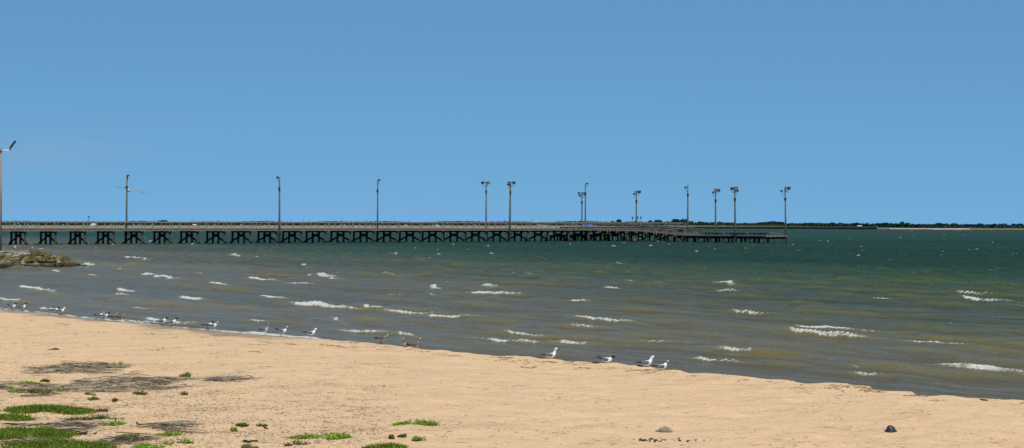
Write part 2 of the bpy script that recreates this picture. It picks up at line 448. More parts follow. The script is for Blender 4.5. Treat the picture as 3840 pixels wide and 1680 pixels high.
def m_water():
    t = NT('bay_water'); p = t.pos()
    sdn = t.attr('shore').outputs['Fac']; fo = t.attr('foam').outputs['Fac']; fc = t.attr('face').outputs['Fac']; cn = t.attr('crest').outputs['Fac']
    pr = t.mapping(p, (1, 1, 1), (0, 0, -base_a))         # x along the way the waves travel
    big = t.noise(t.mapping(pr, (.035, .012, .03)), 1, 4, .6)
    gx_ = t.n('ShaderNodeSeparateXYZ'); t.l(p, gx_.inputs[0])
    s = t.math('ADD', t.math('ADD', sdn, t.math('MULTIPLY', gx_.outputs[0], .9)), t.math('MULTIPLY_ADD', big, 50, -25))
    k = t.math('DIVIDE', s, 110, clamp=True)
    body = t.ramp(k, [(0, (.122, .094, .054)), (.2, (.098, .080, .045)), (.38, (.050, .058, .031)), (.58, (.030, .054, .029)), (.8, (.020, .050, .031)), (1, (.017, .045, .030))])
    md = t.noise(t.mapping(pr, (.5, .10, .3)), 1, 4, .6)
    body = t.mix(t.math('MULTIPLY', t.math('MULTIPLY_ADD', md, 2.4, -.95, clamp=True), .55), body, t.ramp(k, [(0, (.115, .085, .032)), (.4, (.060, .070, .020)), (1, (.016, .044, .026))]))
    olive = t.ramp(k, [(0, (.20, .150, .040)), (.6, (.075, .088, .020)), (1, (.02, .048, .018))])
    body = t.mix(t.math('MULTIPLY', t.math('MAXIMUM', fc, t.math('MULTIPLY', cn, 1.0)), .85), body, olive)  # sunlight shining through crests and wave faces, put into the body colour
    patch = t.noise(t.mapping(pr, (.045, .012, .03)), 1, 5, .65)
    body = t.mix(1.0, body, t.ramp(patch, [(.3, (.72, .76, .8)), (.7, (1.25, 1.22, 1.1))]), 'MULTIPLY')
    # ripples
    w1 = t.noise(t.mapping(pr, (1.7, .42, 1)), 1, 5, .62, .4)
    w2 = t.noise(t.mapping(pr, (6, 1.6, 4)), 1, 4, .6, .3)
    w3 = t.noise(t.mapping(pr, (.22, .07, .2)), 1, 3, .6)
    far_ = t.math('MULTIPLY_ADD', sdn, 1 / 75, -.08, clamp=True)
    b = t.n('ShaderNodeBump', Distance=.9); t.l(w3, b.inputs['Height']); t.l(far_, b.inputs['Strength']); b = b.outputs[0]
    w1s = t.math('MULTIPLY', w1, t.math('MULTIPLY_ADD', far_, .7, .62))
    b = t.bump(w1s, 1.0, .5, b); b = t.bump(w2, .85, .05, b)
    # foam: attribute gives the breakers, small flecks by noise farther out
    fn = t.noise(t.mapping(pr, (5, 3.0, 5)), 1, 6, .75, .8)
    fn2 = t.noise(p, 22, 4, .7)
    f1 = t.math('MULTIPLY_ADD', t.math('SUBTRACT', t.math('ADD', fo, t.math('MULTIPLY', t.math('ADD', fn, t.math('MULTIPLY', fn2, .9)), 1.1)), 1.42), 3.0, 0, clamp=True)
    f1 = t.math('MULTIPLY', f1, t.math('GREATER_THAN', fo, .03))
    fk = t.noise(t.mapping(pr, (.32, .17, .3)), 1, 6, .66)
    f2 = t.math('MULTIPLY', t.math('SUBTRACT', fk, .675), 26, clamp=True)
    f2 = t.math('MULTIPLY', f2, t.math('GREATER_THAN', sdn, 25))
    fs = t.noise(t.mapping(pr, (2.6, .8, 2)), 1, 5, .7, 1.2)
    f3 = t.math('MULTIPLY', t.math('MULTIPLY', t.math('SUBTRACT', fs, .655), 9, clamp=True), .5)
    f3 = t.math('MULTIPLY', f3, t.math('LESS_THAN', sdn, 90))
    ff = t.math('MAXIMUM', t.math('MAXIMUM', f1, f2), f3)
    col = t.mix(ff, body, t.ramp(t.noise(p, 30, 3, .6), [(.38, (.36, .35, .26)), (.6, (.68, .67, .62))]))
    df = t.n('ShaderNodeBsdfDiffuse'); t.l(col, df.inputs['Color']); t.l(b, df.inputs['Normal'])
    gl = t.n('ShaderNodeBsdfGlossy'); gl.inputs['Roughness'].default_value = .10; t.l(b, gl.inputs['Normal'])
    gl.inputs['Color'].default_value = (1, .98, .90, 1)
    fr = t.n('ShaderNodeFresnel'); fr.inputs['IOR'].default_value = 1.33; t.l(b, fr.inputs['Normal'])
    # the choppier open bay mirrors less of the sky than the smooth shallows
    cap = t.math('MULTIPLY_ADD', k, -.24, .37)
    fac = t.math('MULTIPLY', t.math('MINIMUM', t.math('MULTIPLY', fr.outputs[0], .9), cap), t.math('SUBTRACT', 1, ff))
    mx = t.n('ShaderNodeMixShader'); t.l(fac, mx.inputs[0]); t.l(df.outputs[0], mx.inputs[1]); t.l(gl.outputs[0], mx.inputs[2])
    t.l(mx.outputs[0], t.out.inputs['Surface'])
    return t.m


water = grid_object('bay_water', WX, WY, WZ, m_water(), {'shore': sd, 'foam': foam, 'face': face, 'crest': crest_glow})
tag(water, kind='structure')
# small breaking crests out on the bay: far too many to count
wc = MB()
for i in range(480):
    yy = 130 * (1900 / 130) ** (random.random() ** .8)
    xx = random.uniform(-.42, .42) * yy
    if float(shore_dist(xx, yy)) < 12: continue
    big_ = random.random() ** 3
    Lc = (.3 + 1.2 * big_ * min(1, yy / 350)) * min(1, .5 + yy / 300) * random.uniform(.7, 1.3); hc = (.035 + .11 * big_ * min(1, yy / 350)) * (1 if yy > 150 else .75) * (1 + yy / 2500)
    a = base_a - math.pi / 2 + random.gauss(0, .25) + .25
    d = Vector((math.cos(a), math.sin(a), 0)); n_ = Vector((d.y, -d.x, 0))
    if n_.y > 0: n_ = -n_
    iy = np.searchsorted(rows, yy); ix = np.searchsorted(tx, xx / yy)
    z0 = float(WZ[min(iy, len(rows) - 1), min(ix, len(tx) - 1)])
    vs = []; m_ = 6
    for j in range(m_ + 1):
        u = j / m_ - .5; e = max(0, 1 - (2 * abs(u)) ** 1.6) * random.uniform(.55, 1.0)
        c0 = Vector((xx, yy, z0)) + d * Lc * u + n_ * (.12 * math.sin(j * 1.3 + i))
        vs += [c0 + n_ * hc * 1.6 + Vector((0, 0, -.05)), c0 + n_ * hc * .5 + Vector((0, 0, hc * e * .75)), c0 + Vector((0, 0, hc * e)), c0 - n_ * hc * 1.5 + Vector((0, 0, -.05))]
    wc.add(vs, [(j * 4 + q, j * 4 + q + 1, j * 4 + q + 5, j * 4 + q + 4) for j in range(m_) for q in range(3)])
def m_foam():
    t = NT('sea_foam'); p = t.pos(); n = t.noise(p, 9, 5, .7)
    t.bsdf(t.ramp(n, [(.4, (.22, .26, .18)), (.62, (.62, .63, .58))]), .8, t.bump(n, .6, .05), .2); return t.m
tag(wc.build('whitecaps', m_foam()), kind='stuff')

# ------------------------------------------------------------------ far land
DP = [(-6000, 3000), (-1500, 2950), (0, 2900), (2600, 2800), (3000, 2500), (3290, 2000), (3500, 1740), (3840, 1530), (5000, 1400), (9000, 1300)]
ZT = [(-6000, 6.0), (0, 6.0), (2600, 5.5), (3000, 4.6), (3290, 2.2), (3500, 1.7), (3840, 1.4), (9000, 1.4)]


def land(px, inland=0.0):
    D = float(np.interp(px, *zip(*DP)))
    zt = float(np.interp(px, *zip(*ZT)))
    Yy = D + inland
    z = float(np.interp(inland, [0, 12, 40, 220, 1e5], [.2 if px > 3290 else 1.5, 1.0 if px > 3290 else 2.0, 1.6 if px > 3290 else 2.6, zt, zt]))
    return Vector(((px - CX) / F * Yy, Yy, z))


def m_land():
    t = NT('far_shore_ground'); p = t.pos(); g = t.n('ShaderNodeSeparateXYZ'); t.l(p, g.inputs[0])
    n = t.noise(t.mapping(p, (.02, .01, .3)), 1, 5, .6); n2 = t.noise(t.mapping(p, (.15, .05, .5)), 1, 5, .7)
    c = t.ramp(n, [(.35, (.20, .16, .10)), (.65, (.30, .25, .17))])
    c = t.mix(.5, c, t.ramp(n2, [(.35, (.13, .10, .065)), (.65, (.34, .26, .19))]))
    side = t.math('MULTIPLY_ADD', g.outputs[0], 1 / 300, -.75, clamp=True)
    gr = t.mix(n2, (.10, .115, .04), (.17, .16, .07))
    c = t.mix(side, c, gr)
    t.bsdf(c, .95, None, .1)
    return t.m


pxs = np.concatenate([[-6000, -3000, -1500, -700], np.arange(-200, 4100, 25), [4500, 5200, 6500, 9000]])
inl = np.array([-1, 0, 6, 12, 25, 40, 90, 150, 220, 500, 1500, 6000])
LX = np.zeros((len(inl), len(pxs))); LY = LX.copy(); LZ = LX.copy()
for j, px in enumerate(pxs):
    for i, q in enumerate(inl):
        v = land(px, max(q, 0)); LX[i, j], LY[i, j] = v.x, v.y
        LZ[i, j] = v.z + random.uniform(-.15, .15) if q > 0 else (v.z if q == 0 else -2)
        if q == -1: LY[i, j] -= .5
far_land = grid_object('far_shore_land', LX, LY, LZ, m_land(), smooth=False)
tag(far_land, kind='structure')

# pale sandy beach on the far right shore
beach = MB()
ps = list(range(3335, 3650, 15))
for a, b in zip(ps[:-1], ps[1:]):
    A, B = land(a, 0), land(b, 0); A2, B2 = land(a, 14), land(b, 14)
    beach.add([A + Vector((0, -3, -.15)), B + Vector((0, -3, -.15)), B2 + Vector((0, 0, .5)), A2 + Vector((0, 0, .5))], [(0, 1, 2, 3)])
bo = beach.build('far_beach', m_plain('pale_far_sand', (.30, .25, .19), (.46, .38, .30), .05, .95))
tag(bo, kind='structure')

# bulkhead (sea wall) of the far shore
sw_ = empty('sea_wall', land(2900, -1))
tag(sw_, 'long low sea wall of pale planks and dark piles edging the far grassy bank', 'sea wall')
wall = MB(); capm = MB(); pil = MB()
o0 = sw_.location
ps = list(range(2100, 3291, 10))
for a, b in zip(ps[:-1], ps[1:]):
    A, B = land(a, -3) - o0, land(b, -3) - o0
    A.z = B.z = 0
    wall.beam(A + Vector((0, 0, .9)), B + Vector((0, 0, .9)), .4, 1.9)
    capm.beam(A + Vector((0, -.3, 2.15)), B + Vector((0, -.3, 2.15)), 1.6, .6)
for a in np.arange(2100, 3290, 2.5):
    A = land(a, -3) - o0
    pil.box(A.x - .3, A.x + .3, A.y - 1.2, A.y - .6, -1.5, 1.7)
wall.build('wall_panel', M['concrete'], sw_); capm.build('cap', M['concrete'], sw_)
tag(pil.build('pile', M['dark'], sw_), kind='stuff')


def leafball(mb, c, rx, rz, n, size, base, jit=.35):
    for i in range(n):
        d = Vector((random.gauss(0, 1), random.gauss(0, 1), random.gauss(0, 1))).normalized() * random.uniform(.55, 1.03)
        p = Vector((c[0] + d.x * rx, c[1] + d.y * rx, c[2] + d.z * rz))
        nn = (d + Vector((random.uniform(-.6, .6), random.uniform(-.6, .6), random.uniform(-.2, .8)))).normalized()
        t1 = nn.orthogonal().normalized(); t2 = nn.cross(t1)
        s = size * random.uniform(.6, 1.3); k = random.uniform(1 - jit, 1 + jit)
        col = (base[0] * k, base[1] * k, base[2] * k)
        mb.add([p + t1 * s, p + t2 * s * .7, p - t1 * s, p - t2 * s * .7], [(0, 1, 2, 3)], col)


def tree_proto(kind):
    """unit tree, 1 m high; scaled when placed"""
    t = empty('tree')
    cr = MB(); tr = MB()
    g = [(.016, .034, .016), (.024, .044, .018), (.014, .028, .018)][kind % 3]
    if kind < 3:
        lob = [(0, 0, .62, .42, .36)] + [(random.uniform(-.4, .4), random.uniform(-.3, .3), random.uniform(.3, .72), random.uniform(.2, .32), random.uniform(.18, .28)) for _ in range(7)]
        for (x, y, z, rx, rz) in lob: leafball(cr, (x, y, z), rx, rz, 95, .10, g)
        tr.loft([(0, 0, -.2), (.02, 0, .3), (-.02, 0, .65)], [.05, .04, .02], 6)
        tr.loft([(.02, 0, .25), (.2, .05, .5)], [.03, .015], 5); tr.loft([(.0, 0, .25), (-.2, -.05, .55)], [.03, .015], 5)
    elif kind == 3:      # low shrub
        for _ in range(6): leafball(cr, (random.uniform(-.8, .8), random.uniform(-.3, .3), random.uniform(.2, .55)), random.uniform(.3, .5), .38, 60, .12, (.03, .05, .02))
        tr.loft([(0, 0, -.2), (0, 0, .4)], [.06, .04], 6)
    else:                # fan palm
        tr.loft([(0, 0, -.2), (.01, 0, .4), (0, 0, .85)], [.022, .018, .015], 6)
        for i in range(46):
            a = random.uniform(0, 6.28); e = random.uniform(-1.3, 1.2); L = random.uniform(.12, .18)
            d = Vector((math.cos(a) * math.cos(e), math.sin(a) * math.cos(e), math.sin(e))); r = d.cross(Vector((0, 0, 1))).normalized() * .04
            p = Vector((0, 0, .84)); k = random.uniform(.7, 1.2)
            cr.add([p, p + d * L * .6 + r, p + d * L, p + d * L * .6 - r], [(0, 1, 2, 3)], (.035 * k, .05 * k, .022 * k))
    cr.build('crown', M['leaf'], t); tr.build('trunk', M['bark'], t)
    return t


protos = {}


def tree(px, ytop, w, kind, inland, label, group, name='tree', ybase=None):
    b = land(px, inland)
    htm = (HZ - ytop) / F * b.y + H - b.z
    wm = w / F * b.y
    if kind not in protos:
        t = protos[kind] = tree_proto(kind)
    else:
        t = copy_tree(protos[kind])
    t.name = name
    t.location = b; t.scale = (wm / (1.1 if kind != 3 else 2.0), wm / 1.3, htm / (.93 if kind != 3 else .85))
    t.rotation_euler = (0, 0, random.uniform(-.5, .5) + random.choice([0, math.pi]))
    if kind == 4: t.scale = (htm, htm, htm)
    tag(t, label, 'tree' if kind != 3 else 'shrub', group)
    return t


tree(2372, 812, 8, 4, 260, 'leftmost of three thin palms with ragged heads beyond the pier head', 'palms beyond the pier head', 'palm_tree')
tree(2391, 810, 8, 4, 265, 'palm directly behind the lamp post, above a round green bush', 'palms beyond the pier head', 'palm_tree')
tree(2403, 811, 8, 4, 260, 'rightmost of three thin palms with ragged heads beyond the pier head', 'palms beyond the pier head', 'palm_tree')
tree(2386, 827, 18, 3, 240, 'round green bush at the foot of the middle palm', None, 'shrub')
for px, yt, w, k, lab in [(2300, 829, 24, 3, 'low dark bush just above the pier rail, left of the lone round tree'),
                          (2324, 822, 24, 0, 'lone loose-crowned tree above the pier rail, left of the palms'),
                          (2439, 825, 22, 2, 'small upright tree right of the palms on the far shore'),
                          (2471, 823, 34, 1, 'broad domed tree, second right of the palms on the far shore'),
                          (2504, 829, 22, 2, 'low tree in the dip left of the two broadest trees behind the pier end'),
                          (2530, 821, 40, 0, 'broad dark tree behind the end of the upper pier rail'),
                          (2562, 820, 38, 1, 'tallest ragged tree just left of the single-lamp pole at the ramp'),
                          (3385, 831, 22, 0, 'tall round-headed tree standing above the rest of the far right wood'),
                          (3358, 836, 20, 2, 'pointed dark tree just left of the tall round-headed one on the far right shore'),
                          (3123, 833, 16, 1, 'small round crown rising from the wood right of the last lamp post')]:
    tree(px, yt, w, k, 235, lab, None)
row = [(2586, 832, 22), (2603, 836, 14), (2627, 830, 32), (2650, 833, 22), (2672, 832, 24), (2700, 831, 28), (2727, 834, 26), (2748, 834, 20), (2768, 837, 18), (2792, 835, 20), (2823, 836, 22), (2849, 833, 30), (2874, 832, 26),
       (2902, 829, 38), (2928, 831, 32)]
for i, (px, yt, w) in enumerate(row):
    tree(px, yt, w * 1.25, i % 3, 225 + (i % 2) * 20, 'dark rounded tree in the row behind the grassy bank beyond the low platform', 'trees in a row behind the grassy bank')
px = 2955
while px < 3870:
    w = random.uniform(19, 36)
    yt = float(np.interp(px, [2955, 3100, 3300, 3500, 3840], [836, 837, 837, 838, 840])) + random.uniform(-3, 2.5)
    tree(px, yt, w, random.choice([0, 1, 2]), 215, 'dark tree in the dense wood along the far right shore', 'trees of the far right wood')
    px += w * random.uniform(.5, .75)
# scrub mass at the foot of the wood and behind the pier
for nm, a, b, lab, hh, n, g in [('scrub', 2570, 3900, 'low green scrub at the foot of the far wood', (3, 5), 3400, (.022, .038, .016)),
                               ('far_wood', -500, 2600, 'low dark green wood seen through the pier railing', (5.4, 7.6), 12000, (.022, .038, .022))]:
    mb = MB()
    for i in range(n):
        q = random.uniform(a, b)
        b0 = land(q, random.uniform(200, 260))
        hz = random.uniform(0, 1) ** .8
        hmax = (hh[0] + (hh[1] - hh[0]) * (.5 + .5 * math.sin(q * .021) * math.sin(q * .0063 + 1))) * (b0.y / 2900)
        p = b0 + Vector((0, 0, hmax * hz))
        s = random.uniform(1.2, 2.6); k = random.uniform(.6, 1.4)
        nn = Vector((random.uniform(-1, 1), random.uniform(-1.5, -.2), random.uniform(-.2, 1))).normalized(); t1 = nn.orthogonal().normalized(); t2 = nn.cross(t1)
        mb.add([p + t1 * s, p + t2 * s * .7, p - t1 * s, p - t2 * s * .7], [(0, 1, 2, 3)], (g[0] * k, g[1] * k, g[2] * k))
    tag(mb.build(nm, M['leaf']), kind='stuff')
# denser backing so that no sky shows low in the wood
for px, yt, w, lab in [(620, 826, 70, 'dome of dark trees rising above the pier rail near the left lamp post'), (1960, 832, 46, 'faint low clump of trees just above the rail left of mid pier')]:
    tree(px, yt, w, 3, 250, lab, None, 'tree_clump')
# grey hill of spoil behind the rail
hill = MB()
hb = land(2215, 600)
pp = [(-1, 0), (-.7, .55), (-.4, .85), (-.05, 1), (.3, .9), (.65, .6), (1, 0)]
wv = 34 / F * hb.y; hv = (HZ - 826) / F * hb.y + H - hb.z
for (a, za), (b, zb) in zip(pp[:-1], pp[1:]):
    hill.add([(a * wv, -20, 0), (b * wv, -20, 0), (b * wv, 0, zb * hv), (a * wv, 0, za * hv), (b * wv, 40, 0), (a * wv, 40, 0)], [(0, 1, 2, 3), (3, 2, 4, 5)])
tag(hill.build('hill', m_plain('grey_green_hill', (.12, .14, .12), (.2, .2, .17), .1, .95), loc=hb), kind='structure')


def far_car(px, label, big=1.0):
    b = land(px, 120)
    t = empty('parked_car', b + Vector((0, 0, .1))); tag(t, label, 'car', 'vehicles parked on the far bank')
    s = big
    bd = MB(); L = 2.6 * s
    prof = [(-L, .5), (-L, 1.4), (-L * .8, 1.5), (-L * .55, 2.2 * s), (L * .25, 2.2 * s), (L * .5, 1.5), (L, 1.3), (L, .5)]
    n = len(prof)
    bd.add([(x, -1, z) for x, z in prof] + [(x, 1, z) for x, z in prof], [tuple(range(n)), tuple(range(2 * n - 1, n - 1, -1))] + [(i, i + n, (i + 1) % n + n, (i + 1) % n) for i in range(n)])
    bd.build('body', M['white'], t)
    for x in (-L * .6, L * .6):
        MB().loft([(x, -1.05, .45), (x, 1.05, .45)], [.45, .45], 10).build('wheel', M['tyre'], t)
    MB().box(-L * .5, L * .2, -1.02, -1.0, 1.5, 2.05 * s).build('window', M['glass'], t)


far_car(1523, 'white vehicle on the far bank seen through the rail at mid pier', 1.5)
far_car(1640, 'long white vehicle on the far bank just right of the other white one', 1.9)
far_car(2040, 'pale car on the far bank seen through the rail near the twin lamp post', 1.2)


def far_house(px, w, hgt, label, dome=False):
    b = land(px, 160); wm = w / F * b.y / 2; hm = hgt / F * b.y
    t = empty('house', b); tag(t, label, 'house')
    MB().box(-wm, wm, -4, 4, 0, hm * .6).build('wall', M['white'], t)
    r = MB(); e = wm * 1.1
    r.add([(-e, -5, hm * .6), (e, -5, hm * .6), (e, 5, hm * .6), (-e, 5, hm * .6), (-e * .7, 0, hm), (e * .7, 0, hm)], [(0, 1, 5, 4), (1, 2, 5), (2, 3, 4, 5), (3, 0, 4), (0, 3, 2, 1)])
    r.build('roof', M['white'] if dome else M['roofing'], t)
    for x in (-.5, .1, .6):
        MB().box(wm * x - .5, wm * x + .5, -4.05, -4.0, hm * .15, hm * .45).build('window', M['glass'], t)


far_house(352, 20, 9, 'small white peaked tent-like roof on the far bank under the left rail', True)
far_house(2023, 16, 7, 'pale low house seen through the rail right of the front twin-lamp post')
far_house(820 - 90, 12, 7, 'tiny white shed on the far bank right of the clump of trees', True)
far_house(3223, 15, 6.5, 'small white roofed house half hidden in the far right wood', True)
for px, w, lab in [(2192, 26, 'left of two blue canopies on the far bank behind the rail'), (2214, 20, 'right of two blue canopies on the far bank behind the rail')]:
    b = land(px, 130); wm = w / F * b.y / 2
    t = empty('canopy', b); tag(t, lab, 'canopy', 'blue canopies on the far bank')
    MB().add([(-wm, -3, 2.3), (wm, -3, 2.3), (wm, 3, 2.3), (-wm, 3, 2.3), (-wm * .5, 0, 4), (wm * .5, 0, 4)], [(0, 1, 5, 4), (1, 2, 5), (2, 3, 4, 5), (3, 0, 4)]).build('roof', M['blue'], t)
    for x in (-wm + .2, wm - .2):
        MB().loft([(x, -2.8, 0), (x, -2.8, 2.4)], [.12, .12], 6).build('leg', M['metal'], t)
# distant utility poles and a mast
mast = empty('mast', land(333, 250)); tag(mast, 'thin lattice mast with a small head on the far left horizon', 'mast')
hm = (HZ - 811) / F * mast.location.y + H - mast.location.z
mm = MB()
for k in (-1, 1):
    mm.beam((k * 1.6, 0, 0), (k * .5, 0, hm), .35, .35)
for i in range(6):
    z0 = hm * i / 6; z1 = hm * (i + 1) / 6
    mm.beam((-1.5, 0, z0), (1.2, 0, z1), .25, .25)
mm.build('tower', M['metal_dark'], mast)
MB().box(-2.2, 2.2, -.6, .6, hm * .93, hm * 1.0).build('head', M['metal_dark'], mast)
for px, yt in [(722, 824), (817, 825), (1003, 823), (1092, 823), (1139, 822), (1160, 825), (1283, 819), (1376, 824), (1533, 823), (1643, 823), (1750, 823), (1893, 822), (1952, 825), (1992, 824), (2090, 825)]:
    b = land(px, 240); hh = (HZ - yt) / F * b.y + H - b.z
    t = empty('utility_pole', b); tag(t, 'thin far utility pole with a short crossarm just clearing the pier rail', 'utility pole', 'utility poles on the far shore')
    MB().beam((0, 0, 0), (0, 0, hh), .5, .5).build('pole', M['metal_dark'], t)
    MB().box(-1.6, 1.6, -.15, .15, hh * .9, hh * .92).build('crossarm', M['metal_dark'], t)

# ------------------------------------------------------------------ the pier
TH = math.atan(.685); CT, ST = math.cos(TH), math.sin(TH)
P0 = Vector(((94 - CX) / F * 265, 265, 0)); S = 5.07; W = 7.6
DZ = 2.62


def pw(x, y, z=0):
    return Vector((P0.x + x * CT - y * ST, P0.y + x * ST + y * CT, z))


def along(px, y):
    """pier-frame x whose line of sight is photo column px at lateral offset y"""
    q = (px - CX) / F
    return (q * (P0.y + y * CT) - (P0.x - y * ST)) / (CT - q * ST)


pier = empty('fishing_pier', P0, TH)
tag(pier, 'long weathered timber fishing pier on black braced piles crossing the bay', 'pier')
K0, K1 = -4, 28


def make_bent(parent, ys, zc, width, brace=True, name='bent'):
    b = empty(name); b.parent = parent
    MB().box(-.17, .17, ys[0] - .35, ys[-1] + .35, zc - .32, zc).build('cap_beam', M['dark'], b)
    for i, y in enumerate(ys):
        lean = 0
        if i == len(ys) - 1 and brace: lean = .35
        m = MB(); m.smooth = True
        m.loft([(0, y + lean, -2.2), (0, y + lean * .5, .2), (0, y, zc - .32)], [.205, .2, .19], 10)
        m.build('pile', M['pile'], b)
    if brace:
        a, c = ys[0], ys[-1]; ww = c - a
        MB().beam((-.24, a + ww * .22, zc - .4), (-.24, c + .75, .12), .08, .32).build('cross_brace', M['dark'], b)
        MB().beam((.24, c - ww * .22, zc - .4), (.24, a - .55, .12), .08, .32).build('cross_brace', M['dark'], b)
    return b


ys4 = [.12, 2.6, 5.05, 7.45]
bent0 = make_bent(pier, ys4, 2.30, W)
bent0.location = (K0 * S, 0, 0)
for k in range(K0 + 1, K1 + 1):
    c = copy_tree(bent0, pier); c.location = (k * S + random.uniform(-.06, .06), 0, 0); c.rotation_euler = (0, 0, random.uniform(-.02, .02))
XE = 28.2 * S
XS = (K0 - .5) * S
m = MB()
for y in (.35, 2.0, 3.7, 5.3, 6.9, 7.3):
    m.box(XS, XE, y - .06, y + .06, 2.305, 2.56)
m.build('stringer', M['dark'], pier)
m = MB(); x = XS
while x < XE:
    m.box(x, x + .185, -.02 + random.uniform(-.02, .02), W + .02, DZ - .055, DZ + random.uniform(0, .006)); x += .2
m.build('deck_planking', M['deck'], pier)
MB().box(XS, XE, -.10, -.03, 2.30, 2.46).build('fascia_board', M['rail'], pier)
MB().box(XS, XE, -.07, -.03, 2.465, DZ - .06).build('deck_shade_strip', M['dark'], pier)  # dark strip standing in for the shadow gap below the deck edge
MB().box(XS, XE, W + .03, W + .10, 2.33, DZ + .02).build('fascia_board', M['rail'], pier)


def make_rail(parent, L, z0, top, posts, low=(), mids=(), capw=.2, slope=0.0, side=-1):
    """one bay of railing along +x, z0 = deck, slope = rise over the bay"""
    r = empty('railing_bay'); r.parent = parent
    for x in posts:
        lo = z0 - (.42 if x in low else .2)
        zz = slope * x / L
        MB().box(x - .055, x + .055, -.055, .055, lo + zz, top - .003 + zz).build('post', M['rail'], r)
    MB().beam((0, 0, top + .022), (L, 0, top + .022 + slope), capw, .045).build('top_rail', M['rail'], r)
    MB().beam((0, side * .075, top - .075), (L, side * .075, top - .075 + slope), .04, .13).build('top_board', M['rail'], r)
    for mz in mids:
        MB().beam((0, side * .08, mz), (L, side * .08, mz + slope), .04, .13).build('middle_rail', M['rail'], r)
    return r


near = make_rail(pier, S, DZ, 3.90, [.02, .56, 2.05, 3.55], (.02, .56), ())
near.location = (K0 * S - .2, -.18, 0)
for k in range(K0 + 1, K1):
    c = copy_tree(near, pier); c.location = (k * S - .2, -.18 + random.uniform(-.01, .01), random.uniform(-.015, .015))
farr = make_rail(pier, S, DZ, 3.90, [.02, 2.6], (), ()); farr.location = (K0 * S - .2, W + .18, 0)
for k in range(K0 + 1, K1):
    c = copy_tree(farr, pier); c.location = (k * S - .2, W + .18, random.uniform(-.015, .015))
endr = copy_tree(near, pier); endr.location = (XE - .05, .2, 0); endr.rotation_euler = (0, 0, math.pi / 2)
c = copy_tree(near, pier); c.location = (XE - .05, 2.5, 0); c.rotation_euler = (0, 0, math.pi / 2)

# tee head: landing, ramp and low platform running towards the camera at right angles
tee = empty('low_platform', P0, TH)
tag(tee, 'landing, ramp and low unrailed timber platform reaching right from the pier end', 'platform')
TX0 = 119.0; TW = 5.0; LOW = 1.45
YL, YR, YE = -13.5, -27.3, -50.0       # end of landing, foot of ramp, outer end (pier frame y)


def deckz(y):
    return float(np.interp(-y, [0, 13.5, 27.3, 60], [2.35, 2.25, LOW, LOW]))


tys = [.15, TW / 2, TW - .15]


def cross_bent(y, zc, nx=3):
    b = empty('bent'); b.parent = tee
    MB().box(TX0 - .3, TX0 + TW + .3, y - .16, y + .16, zc - .30, zc).build('cap_beam', M['dark'], b)
    for x in tys[:nx]:
        m = MB(); m.smooth = True
        rr = random.uniform(.17, .24)
        m.loft([(TX0 + x, y, -2.2), (TX0 + x, y, zc - .30)], [rr, rr], 10)
        m.build('pile', M['pile'], b)
    return b


for y in [-1.4, -4.2, -7.0, -9.8, -12.6, -15.6, -18.6, -21.6, -24.6]:
    cross_bent(y, deckz(y) - .34)
for y in [-27.6, -31.2, -34.6, -38.2, -41.8, -45.4, -49.7]:
    cross_bent(y, LOW - .34)
m = MB(); f = MB()
segs = [(0, YL), (YL, YR), (YR, YE)]
for (a, b) in segs:
    for x in (TX0 + .1, TX0 + TW / 2, TX0 + TW - .1):
        m.beam((x, a, deckz(a) - .19), (x, b, deckz(b) - .19), .12, .26)
    for x in (TX0 - .06, TX0 + TW + .06):
        f.beam((x, a, deckz(a) - .05), (x, b, deckz(b) - .05), .06, .13)
        m.beam((x, a, deckz(a) - .23), (x, b, deckz(b) - .23), .05, .22)
m.build('stringer', M['dark'], tee)
f.beam((TX0 - .09, YE - .05, LOW - .13), (TX0 + TW + .09, YE - .05, LOW - .08), .06, .2)
f.build('fascia_board', M['rail'], tee)
m = MB(); y = -.3
while y > YE:
    z = deckz(y)
    m.box(TX0, TX0 + TW, y - .185, y, z - .055, z + random.uniform(0, .006)); y -= .2
m.build('deck_planking', M['deck'], tee)
# railings of landing and ramp, both sides; bays run along -y
for side in (0, 1):
    xx = TX0 - .16 if side == 0 else TX0 + TW + .16
    for i in range(9):
        a = -.3 - i * 3.0
        if side == 0 or True:
            b = a - 3.0
            r = empty('railing_bay', (xx, a, 0), -math.pi / 2); r.parent = tee
            za, zb = deckz(a), deckz(b)
            for xq in (.05, .75):
                zq = za + (zb - za) * xq / 3.0
                MB().box(xq - .065, xq + .065, -.065, .065, zq - .5, zq + 1.12).build('post', M['rail'], r)
            MB().beam((0, 0, za + 1.145), (3.0, 0, zb + 1.145), .22, .06).build('top_rail', M['rail'], r)
            for mz in (.20, .58, .95):
                MB().beam((0, .09, za + mz), (3.0, .09, zb + mz), .04, .17).build('middle_rail', M['rail'], r)
# low posts with a thin rail on the outer end
r = empty('railing_bay', (TX0, YE, 0)); r.parent = tee
for i in range(8):
    x = .1 + i * (TW - .2) / 7
    MB().box(x - .05, x + .05, -.16, -.08, LOW - .3, LOW + .28).build('post', M['rail'], r)
MB().box(0, TW, -.2, -.04, LOW + .285, LOW + .33).build('top_rail', M['rail'], r)

# far low platform behind the pier
back = empty('low_platform', P0, TH)
tag(back, 'dark low platform half hidden behind the pier near its outer end', 'platform')
m = MB(); m.box(TX0 - 3, TX0 + 12, W + .5, W + 6, LOW - .2, LOW); m.build('deck_planking', M['deck'], back)
for x in np.arange(TX0 - 2.5, TX0 + 12, 2.4):
    b = empty('bent', (x, 0, 0)); b.parent = back
    MB().box(-.15, .15, W + .5, W + 6, LOW - .5, LOW - .205).build('cap_beam', M['dark'], b)
    for y in (W + .9, W + 3.2, W + 5.6):
        m = MB(); m.smooth = True; m.loft([(0, y, -2.2), (0, y, LOW - .5)], [.19, .18], 10).build('pile', M['pile'], b)
